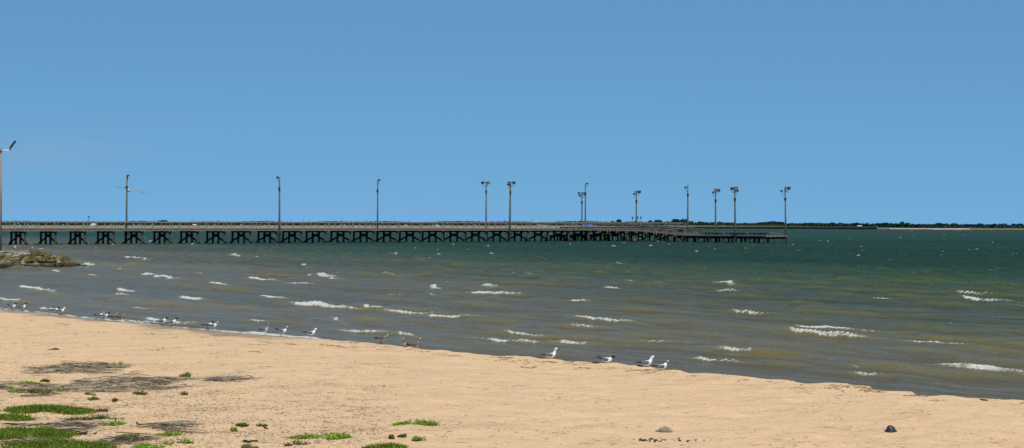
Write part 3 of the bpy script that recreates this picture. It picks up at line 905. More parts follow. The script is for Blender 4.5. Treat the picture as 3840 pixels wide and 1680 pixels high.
# fish-cleaning tables on the low platform
for i, (ya, yb, lab) in enumerate([(-29.6, -36.0, 'long slatted timber table on the low platform nearest the ramp'), (-36.9, -42.6, 'middle long slatted timber table, behind the front lamp post'),
                                   (-43.2, -48.9, 'outermost long slatted timber table, nearest the end lamp post')]):
    t = empty('long_table', pw(TX0 + 2.6, ya, LOW), TH); tag(t, lab, 'table', 'long tables on the low platform')
    L = ya - yb
    MB().box(-.75, .75, -L, 0, .50, .56).build('table_top', M['rail'], t)
    MB().box(-.62, -.56, -L + .2, -.2, .34, .495).build('apron', M['dark'], t)
    for s_ in (-.5, .5):
        for j in range(7):
            y = -.45 - j * (L - .9) / 6
            MB().box(s_ - .06, s_ + .06, y - .06, y + .06, .005, .495).build('leg', M['rail'], t)


# ------------------------------------------------------------------ lamp posts of the pier
def flood(parent, arm_x, arm_y, z, yaw, tilt, size=.62, up=.5):
    """flood light on an elbow bracket; arm offset in the post's frame"""
    f = empty('floodlight', (arm_x, arm_y, z + up)); f.parent = parent
    f.rotation_euler = (0, 0, yaw)
    hs = MB(); s = size
    # housing: deep tapered hood, opening towards +x and down
    R = Matrix.Rotation(tilt, 4, 'Y')
    sect = [(-.5, .16, .10), (-.25, .34, .24), (.1, .46, .33), (.42, .5, .36)]
    vs = []
    for (x, hy, hz_) in sect:
        for a, b in ((-1, -1), (1, -1), (1, 1), (-1, 1)):
            vs.append(R @ Vector((x * s, a * hy * s * .95, b * hz_ * s)))
    fs = [(0, 3, 2, 1)]
    for i in range(3):
        for j in range(4):
            fs.append((i * 4 + j, i * 4 + (j + 1) % 4, (i + 1) * 4 + (j + 1) % 4, (i + 1) * 4 + j))
    fs.append((12, 13, 14, 15))
    hs.add(vs, fs).build('housing', M['metal_dark'], f)
    ln = MB(); q = [R @ Vector((.425 * s, a * .42 * s, b * .3 * s)) for a, b in ((-1, -1), (1, -1), (1, 1), (-1, 1))]
    ln.add(q, [(0, 1, 2, 3)]).build('lens', M['lens'], f)
    return f


def lamp_post(px, side_y, top_py, lamps, label, pos=None, rad=.135, lean=0.0, group='lamp posts of the pier'):
    """side_y: lateral offset in the pier frame; lamps: list of (dx_px, dy_px, yaw, size)"""
    p = pos if pos is not None else pw(along(px, side_y), side_y)
    ht = (HZ - top_py) / F * p.y + H
    t = empty('lamp_post', (p.x, p.y, 0)); tag(t, label, 'lamp post', group)
    m = MB(); m.smooth = True
    m.loft([(-lean, 0, -2), (-lean * .6, 0, ht * .4), (0, 0, ht)], [rad * 1.25, rad * 1.1, rad * .8], 12)
    m.build('pole', M['pole'], t)
    MB().box(-.2, .2, -rad * 1.3 - .1, -rad, ht - 2.2, ht - 1.75).build('junction_box', M['metal_dark'], t)
    MB().loft([(rad * .9, -.06, ht - 2), (rad * 1.15, -.06, 3)], [.025, .025], 5).build('conduit', M['metal'], t)
    cl = MB(); cl.box(-.42, .42, -.3, -.16, 1.55, 1.72); cl.build('pile_clamp', M['dark'], t)
    ppm = F / p.y
    for (dx, dy, yaw, size) in lamps:
        x = dx / ppm; z = ht - dy / ppm
        br = MB()
        br.beam((0, -.05, z - .75), (x * .85, -.12, z - .75), .07, .07)
        br.beam((x * .85, -.12, z - .77), (x * .9, -.12, z - .1), .06, .06)
        br.build('bracket', M['metal_dark'], t)
        flood(t, x, -.12, z, yaw, .30, size, 0)
    return t


PI = math.pi
FRONT, BACK = -.55, W + .5
lamp_post(476, BACK, 660, [(4, -2, -.5, .42)], 'green-stained pole with one small lamp rising behind the pier, nearest the left edge', lean=.15)
lamp_post(1048, FRONT, 667, [(-6, -2, PI - .2, .5)], 'single-lamp pole standing in the water in front of the left half of the pier', rad=.16)
lamp_post(1416, BACK, 677, [(5, -2, -.6, .48)], 'single-lamp pole behind the pier, between the front pole and the twin lamps')
lamp_post(1823, BACK, 682, [(-12, 3, PI + .2, .75), (6, 3, -1.1, .72)], 'pole with two floodlights behind the pier, left of the front three-lamp pole')
lamp_post(1914, FRONT, 683, [(-3, 2, -1.9, .72), (-7, 9, PI + .5, .5), (12, 2, .2, .75)], 'three-lamp pole standing in front of the pier near its middle', rad=.17, lean=.2)
lamp_post(2182, BACK - .3, 724, [(-11, 0, PI, .6), (-8, 8, PI + .6, .45), (1, 1, -1.4, .75), (9, 3, -.2, .65)], 'shorter pole crowded with four floodlights beside the taller single-lamp pole')
lamp_post(2195, BACK, 690, [(6, -2, -.7, .5)], 'tall single-lamp pole right next to the shorter four-lamp pole')


def tee_pt(px, dx):
    """point on the tee-head line parallel to its long side, dx from its near edge, seen at column px"""
    q = (px - CX) / F; a = pw(TX0 + dx, 0); d = Vector((ST, -CT))
    # (a.x + d.x t)/(a.y + d.y t) = q
    t = (q * a.y - a.x) / (d.x - q * d.y)
    return Vector((a.x + d.x * t, a.y + d.y * t, 0))


lamp_post(2386, 0, 719, [(-8, 8, PI + .2, .5), (1, 0, -1.6, .72), (10, 0, .2, .75)], 'three-lamp pole above the ramp, in line with the far palms', tee_pt(2386, TW + .35))
lamp_post(2579, 0, 693, [(-8, 10, PI, .55)], 'tall bare-topped pole with one lamp on its left, at the foot of the ramp', tee_pt(2579, TW + .35))
lamp_post(2683, 0, 713, [(-9, 8, PI + .1, .5), (1, -1, -1.6, .78), (11, 0, .2, .65)], 'three-lamp pole behind the table nearest the ramp', tee_pt(2683, TW + .35))
lamp_post(2755, 0, 707, [(-9, 0, PI, .78), (3, -1, -1.5, .8), (9, 8, .1, .55)], 'pole with a wide row of floodlights in front of the low platform', tee_pt(2755, -.45), rad=.16, lean=-.15)
lamp_post(2948, 0, 706, [(-13, 10, PI, .5), (4, -1, -1.3, .72), (12, -1, .1, .75)], 'three-lamp pole at the outer end of the low platform, rightmost of all', tee_pt(2944, TW + .1), lean=-.15)

# ------------------------------------------------------------------ near grey lamp post, jetty
jp = atd(-1, 940, 131)
t = empty('lamp_post', (jp.x, jp.y, .6)); tag(t, 'thick grey lamp post cut by the left edge of the picture, behind the rocks', 'lamp post')
hp = atd(0, 566, 131).z - .6
m = MB(); m.smooth = True; m.loft([(0, 0, -.5), (0, 0, hp)], [.175, .155], 14); m.build('pole', M['greypole'], t)
MB().box(-.2, .19, -.2, .2, hp + .0, hp + .2).build('pole_cap', M['metal'], t)
MB().beam((-.1, 0, hp + .1), (.86, 0, hp + .06), .07, .07).build('arm', M['white'], t)
hd = MB(); hd.beam((.84, 0, hp + .05), (.86, 0, hp + .33), .08, .08); hd.beam((.86, 0, hp + .25), (1.28, 0, hp + .82), .26, .11)
hd.build('lamp_head', M['metal_dark'], t)

slab = MB(); a = atd(-700, 944, 127); b = atd(100, 944, 127)
slab.box(a.x, b.x, 126.6, 128.6, .55, 1.05)
slab.box(a.x, b.x - 3.5, 128.61, 134, .3, 1.0)
tag(slab.build('jetty_walkway', M['concrete']), 'brown concrete slab on top of the rock jetty beside the grey lamp post', 'walkway')


def m_rock(name, stops, wetline=True):
    t = NT(name); p = t.pos(); o = t.obj(); r = t.objrand()
    n = t.noise(o, 2.2, 6, .65); n2 = t.noise(p, 9, 5, .7)
    c = t.ramp(t.math('ADD', t.math('MULTIPLY', n, .45), t.math('MULTIPLY', r, .55)), stops)
    c = t.mix(.35, c, t.ramp(n2, [(.35, (.02, .016, .006)), (.65, (.26, .21, .09))]))
    g = t.n('ShaderNodeSeparateXYZ'); t.l(p, g.inputs[0])
    w = t.math('SUBTRACT', 1, t.math('MULTIPLY', t.math('SUBTRACT', g.outputs[2], t.math('MULTIPLY_ADD', n2, .3, -.05)), 7), clamp=True)
    c = t.mix(t.math('MULTIPLY', w, .85), c, (.014, .015, .008))
    t.bsdf(c, .8, t.bump(n2, .8, .08), .3)
    return t.m


MR = [m_rock('pale_rock', [(.3, (.15, .13, .095)), (.7, (.42, .37, .28))]),
      m_rock('olive_rock', [(.3, (.028, .020, .006)), (.48, (.085, .062, .014)), (.66, (.20, .16, .045))]),
      m_rock('dark_algae_rock', [(.3, (.010, .011, .004)), (.6, (.04, .04, .007)), (.8, (.12, .11, .015))])]
LABR = [('pale dry boulder along the top of the rock jetty', 'pale boulders on the jetty top'),
        ('olive brown boulder on the flank of the rock jetty', 'olive brown boulders of the jetty'),
        ('dark algae-coated boulder at the waterline of the rock jetty', 'dark wet boulders at the jetty waterline')]


def rock_mesh(seed):
    import bmesh
    r = random.Random(seed); bm = bmesh.new(); bmesh.ops.create_icosphere(bm, subdivisions=2, radius=1)
    planes = [(Vector((r.gauss(0, 1), r.gauss(0, 1), r.gauss(0, 1))).normalized(), r.uniform(.5, .85)) for _ in range(9)]
    for v in bm.verts:
        for n, d in planes:
            e = v.co.dot(n) - d
            if e > 0: v.co -= n * e * .9
        v.co *= 1 + r.uniform(-.035, .035)
    me = bpy.data.meshes.new('rock'); bm.to_mesh(me); bm.free(); return me


rms = [[rock_mesh(s * 10 + k) for s in range(6)] for k in range(3)]
for k in range(3):
    for me in rms[k]: me.materials.append(MR[k])


def rock(x, y, z, s, k, name='jetty_rock'):
    o = bpy.data.objects.new(name, rms[k][random.randrange(6)]); COL.objects.link(o)
    o.location = (x, y, z); o.scale = (s * random.uniform(.85, 1.35), s * random.uniform(.8, 1.1), s * random.uniform(.6, .85))
    o.rotation_euler = (random.uniform(-.4, .4), random.uniform(-.4, .4), random.uniform(0, 6.28))
    return tag(o, LABR[k][0], 'rock', LABR[k][1])


for tier, (n, z0, yy) in enumerate([(50, -.02, 119.6), (46, .16, 120.3), (42, .34, 121.1), (38, .52, 121.9), (34, .70, 122.7), (30, .86, 123.6), (24, 1.0, 124.6)]):
    x_tip = [328, 300, 268, 235, 205, 175, 145][tier]
    for i in range(n):
        px = -60 + (x_tip + 60) * (i + .5) / n + random.uniform(-3, 3)
        y = yy + random.uniform(-.35, .35) + (px > 200) * (px - 200) / 120 * 3.5 * (1 - tier * .12)
        fall = np.interp(px, [140, 330], [1, .5])
        k = 2 if tier == 0 or (tier == 1 and random.random() < .5) else (0 if (px < 110 and tier >= 5) or (px < 70 and random.random() < .25) or random.random() < .03 else 1)
        rock((px - CX) / F * y, y, z0 * fall - .02 + (.16 * math.exp(-((px - 165) / 60) ** 2) if tier >= 2 else 0), random.uniform(.17, .31), k)
core = MB()
cr_ = [(-90, 1.0), (60, 1.0), (160, .95), (230, .62), (290, .22), (322, -.05)]
vs = []
for px_, h_ in cr_:
    for (yy_, zz_) in ((119.4, -.4), (120.6, .05), (122.6, .50), (124.4, .85), (126.8, .9), (129, .2)):
        y_ = yy_ + (px_ > 200) * (px_ - 200) / 120 * 3.2
        vs.append(((px_ - CX) / F * y_, y_, max(zz_, -.4) * h_ - .12))
core.add(vs, [(i * 6 + j, (i + 1) * 6 + j, (i + 1) * 6 + j + 1, i * 6 + j + 1) for i in range(5) for j in range(5)])
tag(core.build('rubble_fill', MR[2]), kind='stuff')
for i in range(12):      # far side of the jetty
    px = -50 + 300 * i / 11; y = 127.2 + random.uniform(0, .8)
    if px > 95: rock((px - CX) / F * y, y, .35, .45, 1)


# ------------------------------------------------------------------ gulls
BLK = (.016, .015, .015); WHT = (.80, .80, .78); GRY = (.115, .125, .14); BRN = (.12, .095, .07); PALE = (.34, .29, .23); CREAM = (.55, .51, .44)


def gull(px, py, kind, neck=0.0, pitch=0.0, yaw=0.0, sit=False, label='', size=1.0, pos=None, legs=2, group='gulls along the waterline'):
    p = pos if pos is not None else ground(px, py)
    t = empty('gull', p, yaw); t.scale = (size,) * 3
    tag(t, label, 'gull', group)
    zb = .150 - (.085 if sit else 0)
    head, nape, neckc, belly, back = {'hood': (BLK, BLK, WHT, WHT, WHT), 'pale': (WHT, (.45, .46, .47), WHT, WHT, WHT), 'patchy': ((.5, .5, .49), (.10, .10, .105), WHT, WHT, WHT),
                                      'dusky': ((.30, .30, .30), (.13, .13, .135), (.45, .44, .43), WHT, WHT), 'juv': ((.42, .36, .30), (.16, .125, .095), BRN, (.50, .45, .38), BRN)}[kind]
    wingc, tipc = (GRY, BLK) if kind != 'juv' else ((.10, .078, .058), (.018, .015, .013))
    cp, sp = math.cos(pitch), math.sin(pitch)

    def R(x, y, z):     # pitch about the hips (positive lifts the tail)
        return Vector((x * cp + z * sp, y, -x * sp + z * cp + zb))
    nz = neck
    hx = .118 - nz * .25
    pts = [R(-.185, 0, .008), R(-.155, 0, .006), R(-.115, 0, .004), R(-.07, 0, 0), R(-.015, 0, -.002), R(.035, 0, .002), R(.072, 0, .018),
           R(.092, 0, .038)]
    rad = [(.020, .004), (.026, .008), (.032, .02), (.045, .040), (.055, .053), (.056, .058), (.048, .052), (.038, .042)]
    base = R(.098, 0, .05)
    hd = Vector((hx + .015 + pitch * .02, 0, zb + .108 + nz))
    for f_, r_ in ((.4, .028), (.75, .0245)):
        q = base.lerp(hd, f_); pts.append(q); rad.append((r_, r_ * 1.05))
    pts += [hd, hd + Vector((.018, 0, .004)), hd + Vector((.036, 0, .002)), hd + Vector((.048, 0, -.002))]
    rad += [(.027, .028), (.0265, .027), (.018, .018), (.007, .008)]

    def split(top, bot): return lambda s_: top if s_ > -.1 else bot
    cols = [BLK if kind != 'juv' else tipc, WHT if kind != 'juv' else BRN, split(back, belly), split(back, belly), split(back, belly), split(neckc, belly), split(neckc, belly), neckc,
            neckc if kind != 'juv' else PALE, nape if kind in ('hood', 'dusky', 'patchy') else neckc, nape, head, head, head]
    m = MB(); m.smooth = True
    m.loft(pts, rad, 12, cols, up=Vector((0, 0, 1)) if False else None)
    m.build('body', M['bird'], t)
    for s in (-1, 1):
        w = MB(); w.smooth = True
        wp = [R(.066, s * .040, .03), R(.04, s * .051, .022), R(-.02, s * .053, .014), R(-.08, s * .043, .012), R(-.125, s * .026, .014), R(-.172, s * .014, .018 + .004 * s), R(-.212, s * .008, .024 + .006 * s)]
        wr = [(.008, .014), (.012, .034), (.013, .040), (.012, .033), (.010, .02), (.007, .011), (.002, .003)]
        edge = WHT if kind != 'juv' else (.4, .34, .27)
        wc = [wingc, wingc, wingc, (lambda s_: wingc if s_ > -.75 else edge), tipc, tipc, tipc]
        w.loft(wp, wr, 10, wc)
        w.build('wing', M['bird'], t)
    tip = hd + Vector((.048, 0, -.002))
    b = MB(); b.smooth = True
    b.loft([tip - Vector((.006, 0, 0)), tip + Vector((.018, 0, -.001)), tip + Vector((.036, 0, -.008))], [(.0075, .009), (.005, .007), (.0012, .0018)], 8); b.build('beak', M['horn'], t)
    for s in (-1, 1):
        e = MB(); e.smooth = True
        c = hd + Vector((.024, s * .022, .006)); e.loft([c - Vector((0, .003, 0)), c, c + Vector((0, .003, 0))], [.002, .0042, .002], 6); e.build('eye', M['horn'], t)
        lx = -.004 + s * .012
        if s < 0 and legs == 1: continue
        zt = zb - .035
        l = MB(); l.smooth = True
        if not sit:
            l.loft([(lx, s * .022, zt), (lx - .006, s * .022, zt * .55), (lx + .002, s * .022, .006)], [.009, .0052, .0052], 6)
        l.add([(lx - .006, s * .022, .006), (lx + .036, s * .022 - .016, .002), (lx + .040, s * .022, .003), (lx + .036, s * .022 + .016, .002), (lx - .006, s * .022, 0)],
              [(0, 1, 2), (0, 2, 3), (4, 2, 1), (4, 3, 2)])
        l.build('leg', M['horn'], t)
    return t


G = [(45, 1162, 'hood', .0, .30, 0, 0, 'leftmost gull, black-headed with its tail cocked up', 2),
     (84, 1165, 'hood', .045, -.05, 0, 0, 'black-headed gull stretching its neck, second from the left edge', 2),
     (204, 1178, 'hood', -.01, .02, 0, 0, 'black-headed gull on one leg directly left of a paler-headed one', 1),
     (227, 1180, 'pale', .0, .05, .1, 0, 'pale-headed gull touching the tail of nothing, right of the one-legged gull', 2),
     (372, 1199, 'patchy', -.005, .1, 0, 0, 'grey gull with long black wing tips, leftmost of the tight group of four', 1),
     (391, 1196, 'hood', -.005, .15, 0, 0, 'black-hooded gull half hidden behind the first of the tight group of four', 2),
     (422, 1200, 'juv', -.005, .05, 0, 0, 'brown young gull, third in the tight group of four', 2),
     (452, 1205, 'juv', -.02, .0, 0, 0, 'brown mottled gull, rightmost of the tight group of four', 1),
     (608, 1221, 'hood', .0, -.02, 0, 0, 'black-headed gull, left one of the pair before the broken wave', 2),
     (645, 1225, 'hood', .02, -.08, 0, 0, 'black-headed gull, right one of the pair before the broken wave', 2),
     (779, 1236, 'hood', .0, .06, .15, 0, 'full black-hooded gull standing in front of a smaller one', 2),
     (797, 1238, 'patchy', -.01, .1, 0, 0, 'patchy-headed gull half hidden behind the black-hooded one', 1),
     (993, 1254, 'dusky', .05, .0, -.5, 0, 'dusky-headed upright gull left of three beside the foam line', 1),
     (1056, 1258, 'patchy', .0, .28, 0, 0, 'mottled-headed gull with tail cocked, in front of the foam line', 2),
     (1164, 1270, 'pale', .0, .12, 0, 0, 'white-headed gull on one leg at the right end of the foam line', 1),
     (1431, 1290, 'juv', -.02, .06, 0, 0, 'brown gull with crossed wing tips, left of the upright brown one', 2),
     (1520, 1301, 'juv', .03, -.5, -1.9, 1, 'brown gull seen end-on, between two other brown gulls', 2),
     (1554, 1301, 'juv', .05, .0, 0, 1, 'brown gull with raised neck, rightmost of the three brown gulls', 2),
     (2062, 1342, 'pale', .04, .04, 0, 1, 'white-headed gull alone on the sand lip right of the middle', 2),
     (2272, 1361, 'hood', -.035, .22, -.3, 1, 'gull with lowered black-marked head, crouching behind the sand lip', 2),
     (2422, 1374, 'pale', .02, .0, 0, 1, 'white-headed gull, left one of the last pair on the right', 2),
     (2478, 1380, 'patchy', .0, .05, .3, 1, 'dark-capped gull, rightmost of all the gulls on the sand', 2)]
G[3] = G[3][:7] + ('pale-headed gull right next to the one-legged gull near the left edge', 2)
for (px, py, kd, nk, pt, yw, sit, lab, lg) in G:
    gull(px, py, kd, nk, pt, yw, bool(sit), lab, .95, None, lg)
jp2 = atd(52, 949, 125.6)
gull(0, 0, 'pale', .0, .0, 0, False, 'small pale gull perched on the boulders of the jetty', 1.05, Vector((jp2.x, jp2.y, 1.22)), 2, 'gulls on the jetty')

# flying gull
FD = 56.0
fg = atd(484, 714, FD)
t = empty('flying_gull', fg, 0); tag(t, 'white gull gliding with long thin drooping wings in front of the left lamp post', 'gull')
m = MB(); m.smooth = True
m.loft([(.0, .2, .03), (.0, .13, .02), (0, .03, .0), (0, -.06, -.012), (0, -.11, -.012), (0, -.15, -.014), (0, -.17, -.016)], [(.03, .004), (.03, .02), (.052, .045), (.05, .045), (.035, .033), (.027, .026), (.01, .01)], 12,
       [WHT] * 4 + [WHT, BLK, BLK])
m.build('body', M['bird'], t)
for s, wpx in ((-1, [(0, 0), (-8, -3.5), (-22, -9), (-40, -10.5), (-57, -12)]), (1, [(0, 0), (8, -3), (22, -2), (40, 5), (60, 14)])):
    w = MB(); w.smooth = True
    pts = [(dx / F * FD, (.0 if abs(dx) < 30 else .06 if abs(dx) < 45 else .14), -dy / F * FD + .012) for dx, dy in wpx]
    w.loft(pts, [(.075, .016), (.07, .013), (.062, .009), (.045, .007), (.006, .003)], 8, [GRY, (lambda q: GRY if q > 0 else (.62, .62, .6)), (lambda q: GRY if q > 0 else (.62, .62, .6)), (lambda q: GRY if q > 0 else (.3, .3, .3)), BLK], up=Vector((0, 0, 1)))
    w.build('wing', M['bird'], t)
MB().loft([(0, -.165, -.016), (0, -.205, -.024)], [.008, .002], 6).build('beak', M['horn'], t)

# ------------------------------------------------------------------ plants on the sand
PL = [  # x0, x1, y top, y base, style, label
    (35, 315, 1524, 1551, 'g', 'long bright green grass patch, uppermost of the big patches at the left edge'),
    (-20, 125, 1560, 1585, 'g', 'green grass patch cut by the left edge, above the dark log'),
    (-30, 268, 1607, 1664, 'g', 'largest dense grass patch, cut by the left edge below the dark log'),
    (70, 400, 1652, 1700, 'g', 'dense dark grass patch cut by the bottom edge near the left corner'),
    (240, 345, 1571, 1583, 'c', 'dark olive creeping plant, left half of the long mat right of the big grass'),
    (320, 450, 1564, 1575, 'd', 'bluish dark green mat on the right half of the long creeping patch'),
    (367, 462, 1586, 1600, 'b', 'bright lime green leafy clump just under the long creeping mat'),
    (500, 590, 1475, 1485, 'c', 'olive creeping plant just below the second twig pile'),
    (664, 710, 1478, 1484, 'c', 'small olive plant right of the one below the second twig pile'),
    (680, 724, 1411, 1417, 't', 'spiky upright green tuft at the right end of the second twig pile'),
    (382, 412, 1367, 1373, 'b', 'small bright plant at the right end of the uppermost twig pile'),
    (421, 466, 1363, 1370, 'b', 'bright flat plant farthest right beside the uppermost twig pile'),
    (56, 175, 1438, 1446, 'b', 'thin strip of bright green plant above the left twig mat'),
    (150, 200, 1430, 1436, 'c', 'faint olive strip at the upper right of the bright strip'),
    (-10, 62, 1453, 1461, 'b', 'yellow green patch cut by the left edge beside the left twig mat'),
    (97, 186, 1461, 1475, 'c', 'dark brownish green clump in the middle of the left twig mat'),
    (202, 252, 1461, 1470, 'b', 'light green clump at the right end of the left twig mat'),
    (40, 90, 1465, 1472, 'b', 'pale green sprig low in the left twig mat near the edge'),
    (310, 357, 1477, 1483, 'b', 'small yellow green plant below the left part of the second twig pile'),
    (318, 367, 1497, 1502, 'c', 'tiny olive plant above the gap between big grass and sand'),
    (421, 452, 1502, 1508, 'c', 'tiny round olive plant alone on bare sand above the creeping mat'),
    (357, 415, 1541, 1546, 'c', 'thin olive strip right of the uppermost big grass patch'),
    (887, 994, 1591, 1606, 'c', 'olive brown creeping plant above the pale driftwood stub'),
    (590, 714, 1627, 1637, 'b', 'bright green spreading plant, upper of the two left of the pale driftwood'),
    (617, 718, 1654, 1667, 'b', 'green spreading plant, lower of the two left of the pale driftwood'),
    (427, 532, 1644, 1660, 'g', 'green tuft among pale twigs right of the bottom-left grass'),
    (500, 645, 1670, 1700, 'b', 'bright green plant cut by the bottom edge below the two spreading plants'),
    (850, 889, 1614, 1620, 'b', 'tiny lime plant left of the pale driftwood stub'),
    (881, 967, 1671, 1695, 'c', 'dark olive plant cut by the bottom edge under the charred stick'),
    (1103, 1338, 1634, 1655, 'b', 'wide sprawling bright green plant at the bottom, right of the charred stick'),
    (1480, 1664, 1581, 1595, 'b', 'sprawling leafy green plant alone at mid beach below the gulls'),
    (1536, 1617, 1645, 1658, 'b', 'compact lime green tuft below the lone sprawling plant'),
    (1363, 1529, 1672, 1700, 'g', 'green grass strip cut by the bottom edge left of centre'),
    (1450, 1478, 1641, 1647, 'c', 'tiny olive sprig left of the compact lime tuft'),
    (1496, 1538, 1639, 1643, 'c', 'thin flat olive sprig touching the left of the compact lime tuft'),
    (1068, 1145, 1662, 1674, 'c', 'brown green plant below the wide sprawling one near the bottom edge')]
PC = {'g': ((.15, .225, .02), .085), 'c': ((.13, .13, .03), .05), 'd': ((.07, .13, .035), .05), 'b': ((.19, .30, .025), .055), 't': ((.15, .26, .04), .11)}
for (x0, x1, y0, y1, st, lab) in PL:
    # y0..y1 spans the foot area; blades rise above
    yc = (y0 + y1) / 2
    c = ground((x0 + x1) / 2, yc)
    A = ground((x0 + x1) / 2, min(y1, 1720)); B = ground((x0 + x1) / 2, max(y0, 1150))
    ry = max((B.y - A.y) / 2, .08); rx = (x1 - x0) / 2 / F * c.y
    col, hgt = PC[st]
    mb = MB()
    area = rx * ry * math.pi
    n = int(min(max(area * (5200 if st == 'g' else 3000), 160), 15000))
    if st == 't': n = 160
    lobes = [(random.uniform(-.85, .85), random.uniform(-.45, .45), random.uniform(.35, .6)) for _ in range(max(3, int(rx * 5)))]
    if st in 'gd': lobes += [(u_, random.uniform(-.25, .25), random.uniform(.4, .62)) for u_ in (-.65, -.35, 0, .3, .6)]
    cxy = []
    pts = []
    while len(pts) < n:
        lo = random.choice(lobes); a = random.uniform(0, 6.28); r = math.sqrt(random.random()) * lo[2]
        if random.random() < .12: r *= 1.35
        pts.append((lo[0] + math.cos(a) * r, lo[1] + math.sin(a) * r))
    P = np.array(pts); gxx = c.x + P[:, 0] * rx; gyy = c.y + P[:, 1] * ry
    Z = sand_z(gxx, gyy)
    tone = sn(gxx, gyy, 31, 6, .2, .9)
    for i in range(n):
        e = max(0, 1 - (P[i, 0] ** 2 + P[i, 1] ** 2) * .6)
        hh = hgt * random.uniform(.5, 1.15) * (.45 + .55 * e)
        k = random.uniform(.55, 1.4) * (1 + .2 * tone[i]); yel = random.random()
        cc = (col[0] * k * (1.5 if yel < .16 else 1), col[1] * k * (1.1 if yel < .16 else 1), col[2] * k)
        b0 = Vector((gxx[i] - c.x, gyy[i] - c.y, Z[i] - c.z - .005))
        if st in 'gt':
            a = random.uniform(0, 6.28); w = random.uniform(.004, .008) * 1.3
            ln = Vector((random.gauss(.1, .45), random.gauss(0, .4), 1)).normalized() * hh
            r_ = Vector((math.cos(a) * w, math.sin(a) * w, 0))
            mid = b0 + ln * .55; tp = b0 + ln + Vector((ln.x, ln.y, 0)) * .4
            mb.add([b0 - r_, b0 + r_, mid + r_ * .8, mid - r_ * .8, tp], [(0, 1, 2, 3), (3, 2, 4)], cc)
        else:
            z = random.uniform(.1, 1) * hh
            nn = Vector((random.gauss(0, .5), random.gauss(-.2, .5), 1)).normalized(); t1 = nn.orthogonal().normalized()
            t1 = (Matrix.Rotation(random.uniform(0, 6.28), 3, nn) @ t1); t2 = nn.cross(t1); s = random.uniform(.012, .026)
            q = b0 + Vector((0, 0, z))
            mb.add([q + t1 * s, q + t2 * s * .5, q - t1 * s, q - t2 * s * .5], [(0, 1, 2, 3)], cc)
    o = mb.build('grass_patch' if st in 'gt' else 'beach_plant', M['grass'], loc=c)
    tag(o, lab, 'grass' if st in 'gt' else 'plant', 'green patches on the sand')


# ------------------------------------------------------------------ twigs, wrack, driftwood
def twigs(mb, c, pts, lmin, lmax, dark=.0, flat=.25, thick=.004, ang=None, zmax=.03):
    P = np.array(pts); Z = sand_z(P[:, 0], P[:, 1])
    for i in range(len(P)):
        L = random.uniform(lmin, lmax)
        a = random.gauss(0, .55) if ang is None else random.gauss(ang[0], ang[1])
        e = random.gauss(0, flat)
        d = Vector((math.cos(a) * math.cos(e), math.sin(a) * math.cos(e), math.sin(e) * .5))
        p = Vector((P[i, 0] - c.x, P[i, 1] - c.y, Z[i] - c.z + abs(random.gauss(0, 1)) * zmax))
        w = thick * random.uniform(.6, 1.5)
        r = d.cross(Vector((0, 0, 1))).normalized() * w; u = Vector((0, 0, w))
        bend = Vector((0, 0, random.uniform(-.05, .08) * L)) + r / w * L * random.uniform(-.12, .12)
        k = random.random() * (1 - dark)
        g = (.03 + .06 * k) if random.random() < .35 else (.07 + .30 * k ** 1.3)
        col = (g * 1.25, g * .98, g * .66)
        A_ = p - d * L / 2; B_ = p + bend; C_ = p + d * L / 2
        vs = [A_ + r, A_ + u, A_ - r, B_ + r, B_ + u, B_ - r, C_ + r * .5, C_ + u * .5, C_ - r * .5]
        mb.add(vs, [(0, 1, 4, 3), (1, 2, 5, 4), (3, 4, 7, 6), (4, 5, 8, 7)], col)


TW_ = [(150, 385, 1364, 1400, 900, 'dense grey pile of dead twigs, uppermost on the left of the beach'),
       (60, 460, 1366, 1400, 380, None),
       (370, 455, 1374, 1384, 130, None),
       (338, 560, 1414, 1445, 620, 'tangled dark driftwood twig pile in the middle left of the beach'),
       (530, 668, 1418, 1446, 480, None),
       (320, 650, 1440, 1470, 620, None),
       (775, 932, 1415, 1430, 330, 'thin flat streak of dead twigs right of the spiky tuft'),
       (-20, 190, 1443, 1476, 420, 'mat of dead stems cut by the left edge between green strips'),
       (190, 330, 1440, 1480, 200, None),
       (235, 350, 1585, 1622, 420, 'pale mat of broken reeds between the big grass and the lime clump'),
       (40, 300, 1590, 1600, 160, None),
       (60, 270, 1655, 1668, 260, 'strip of pale stems between the two lowest big grass patches'),
       (400, 560, 1640, 1672, 330, 'loose scatter of grey stems right of the bottom-left grass'),
       (560, 760, 1590, 1625, 150, 'sparse dark litter of twigs on the sand above the two spreading plants')]
cur = None
for (x0, x1, y0, y1, n, lab) in TW_ + [(0, 0, 0, 0, 0, 'END')]:
    if lab:
        if cur:
            tag(cur[0].build('twig_pile', M['twig'], loc=cur[1]), cur[2], 'twig pile', 'heaps of dead twigs on the sand')
        if lab == 'END': break
        cur = (MB(), ground((x0 + x1) / 2, (y0 + y1) / 2), lab)
    A = ground((x0 + x1) / 2, y1); B = ground((x0 + x1) / 2, y0); mid = ground((x0 + x1) / 2, (y0 + y1) / 2)
    xw = (x1 - x0) / 2 / F * mid.y
    pts = []
    strands = [(random.gauss(0, .5), random.gauss(0, .5), random.uniform(.08, .3), random.uniform(.03, .14)) for _ in range(16)]
    for i in range(int(n * .62)):
        s0 = random.choice(strands)
        u = s0[0] + random.gauss(0, s0[2]); v = s0[1] + random.gauss(0, s0[3])
        if i % 9 == 0: u = random.gauss(0, .8); v = random.gauss(0, .8)
        if abs(u) > 1.5 or abs(v) > 1.5: continue
        pts.append((mid.x + u * xw, (A.y + B.y) / 2 + v * (B.y - A.y) / 2))
    twigs(cur[0], cur[1], pts[::4], .15, .65, .0, .10, .0075, (0, .45), .02)
    twigs(cur[0], cur[1], pts, .05, .35, .12, .14, .0034, None, .014)

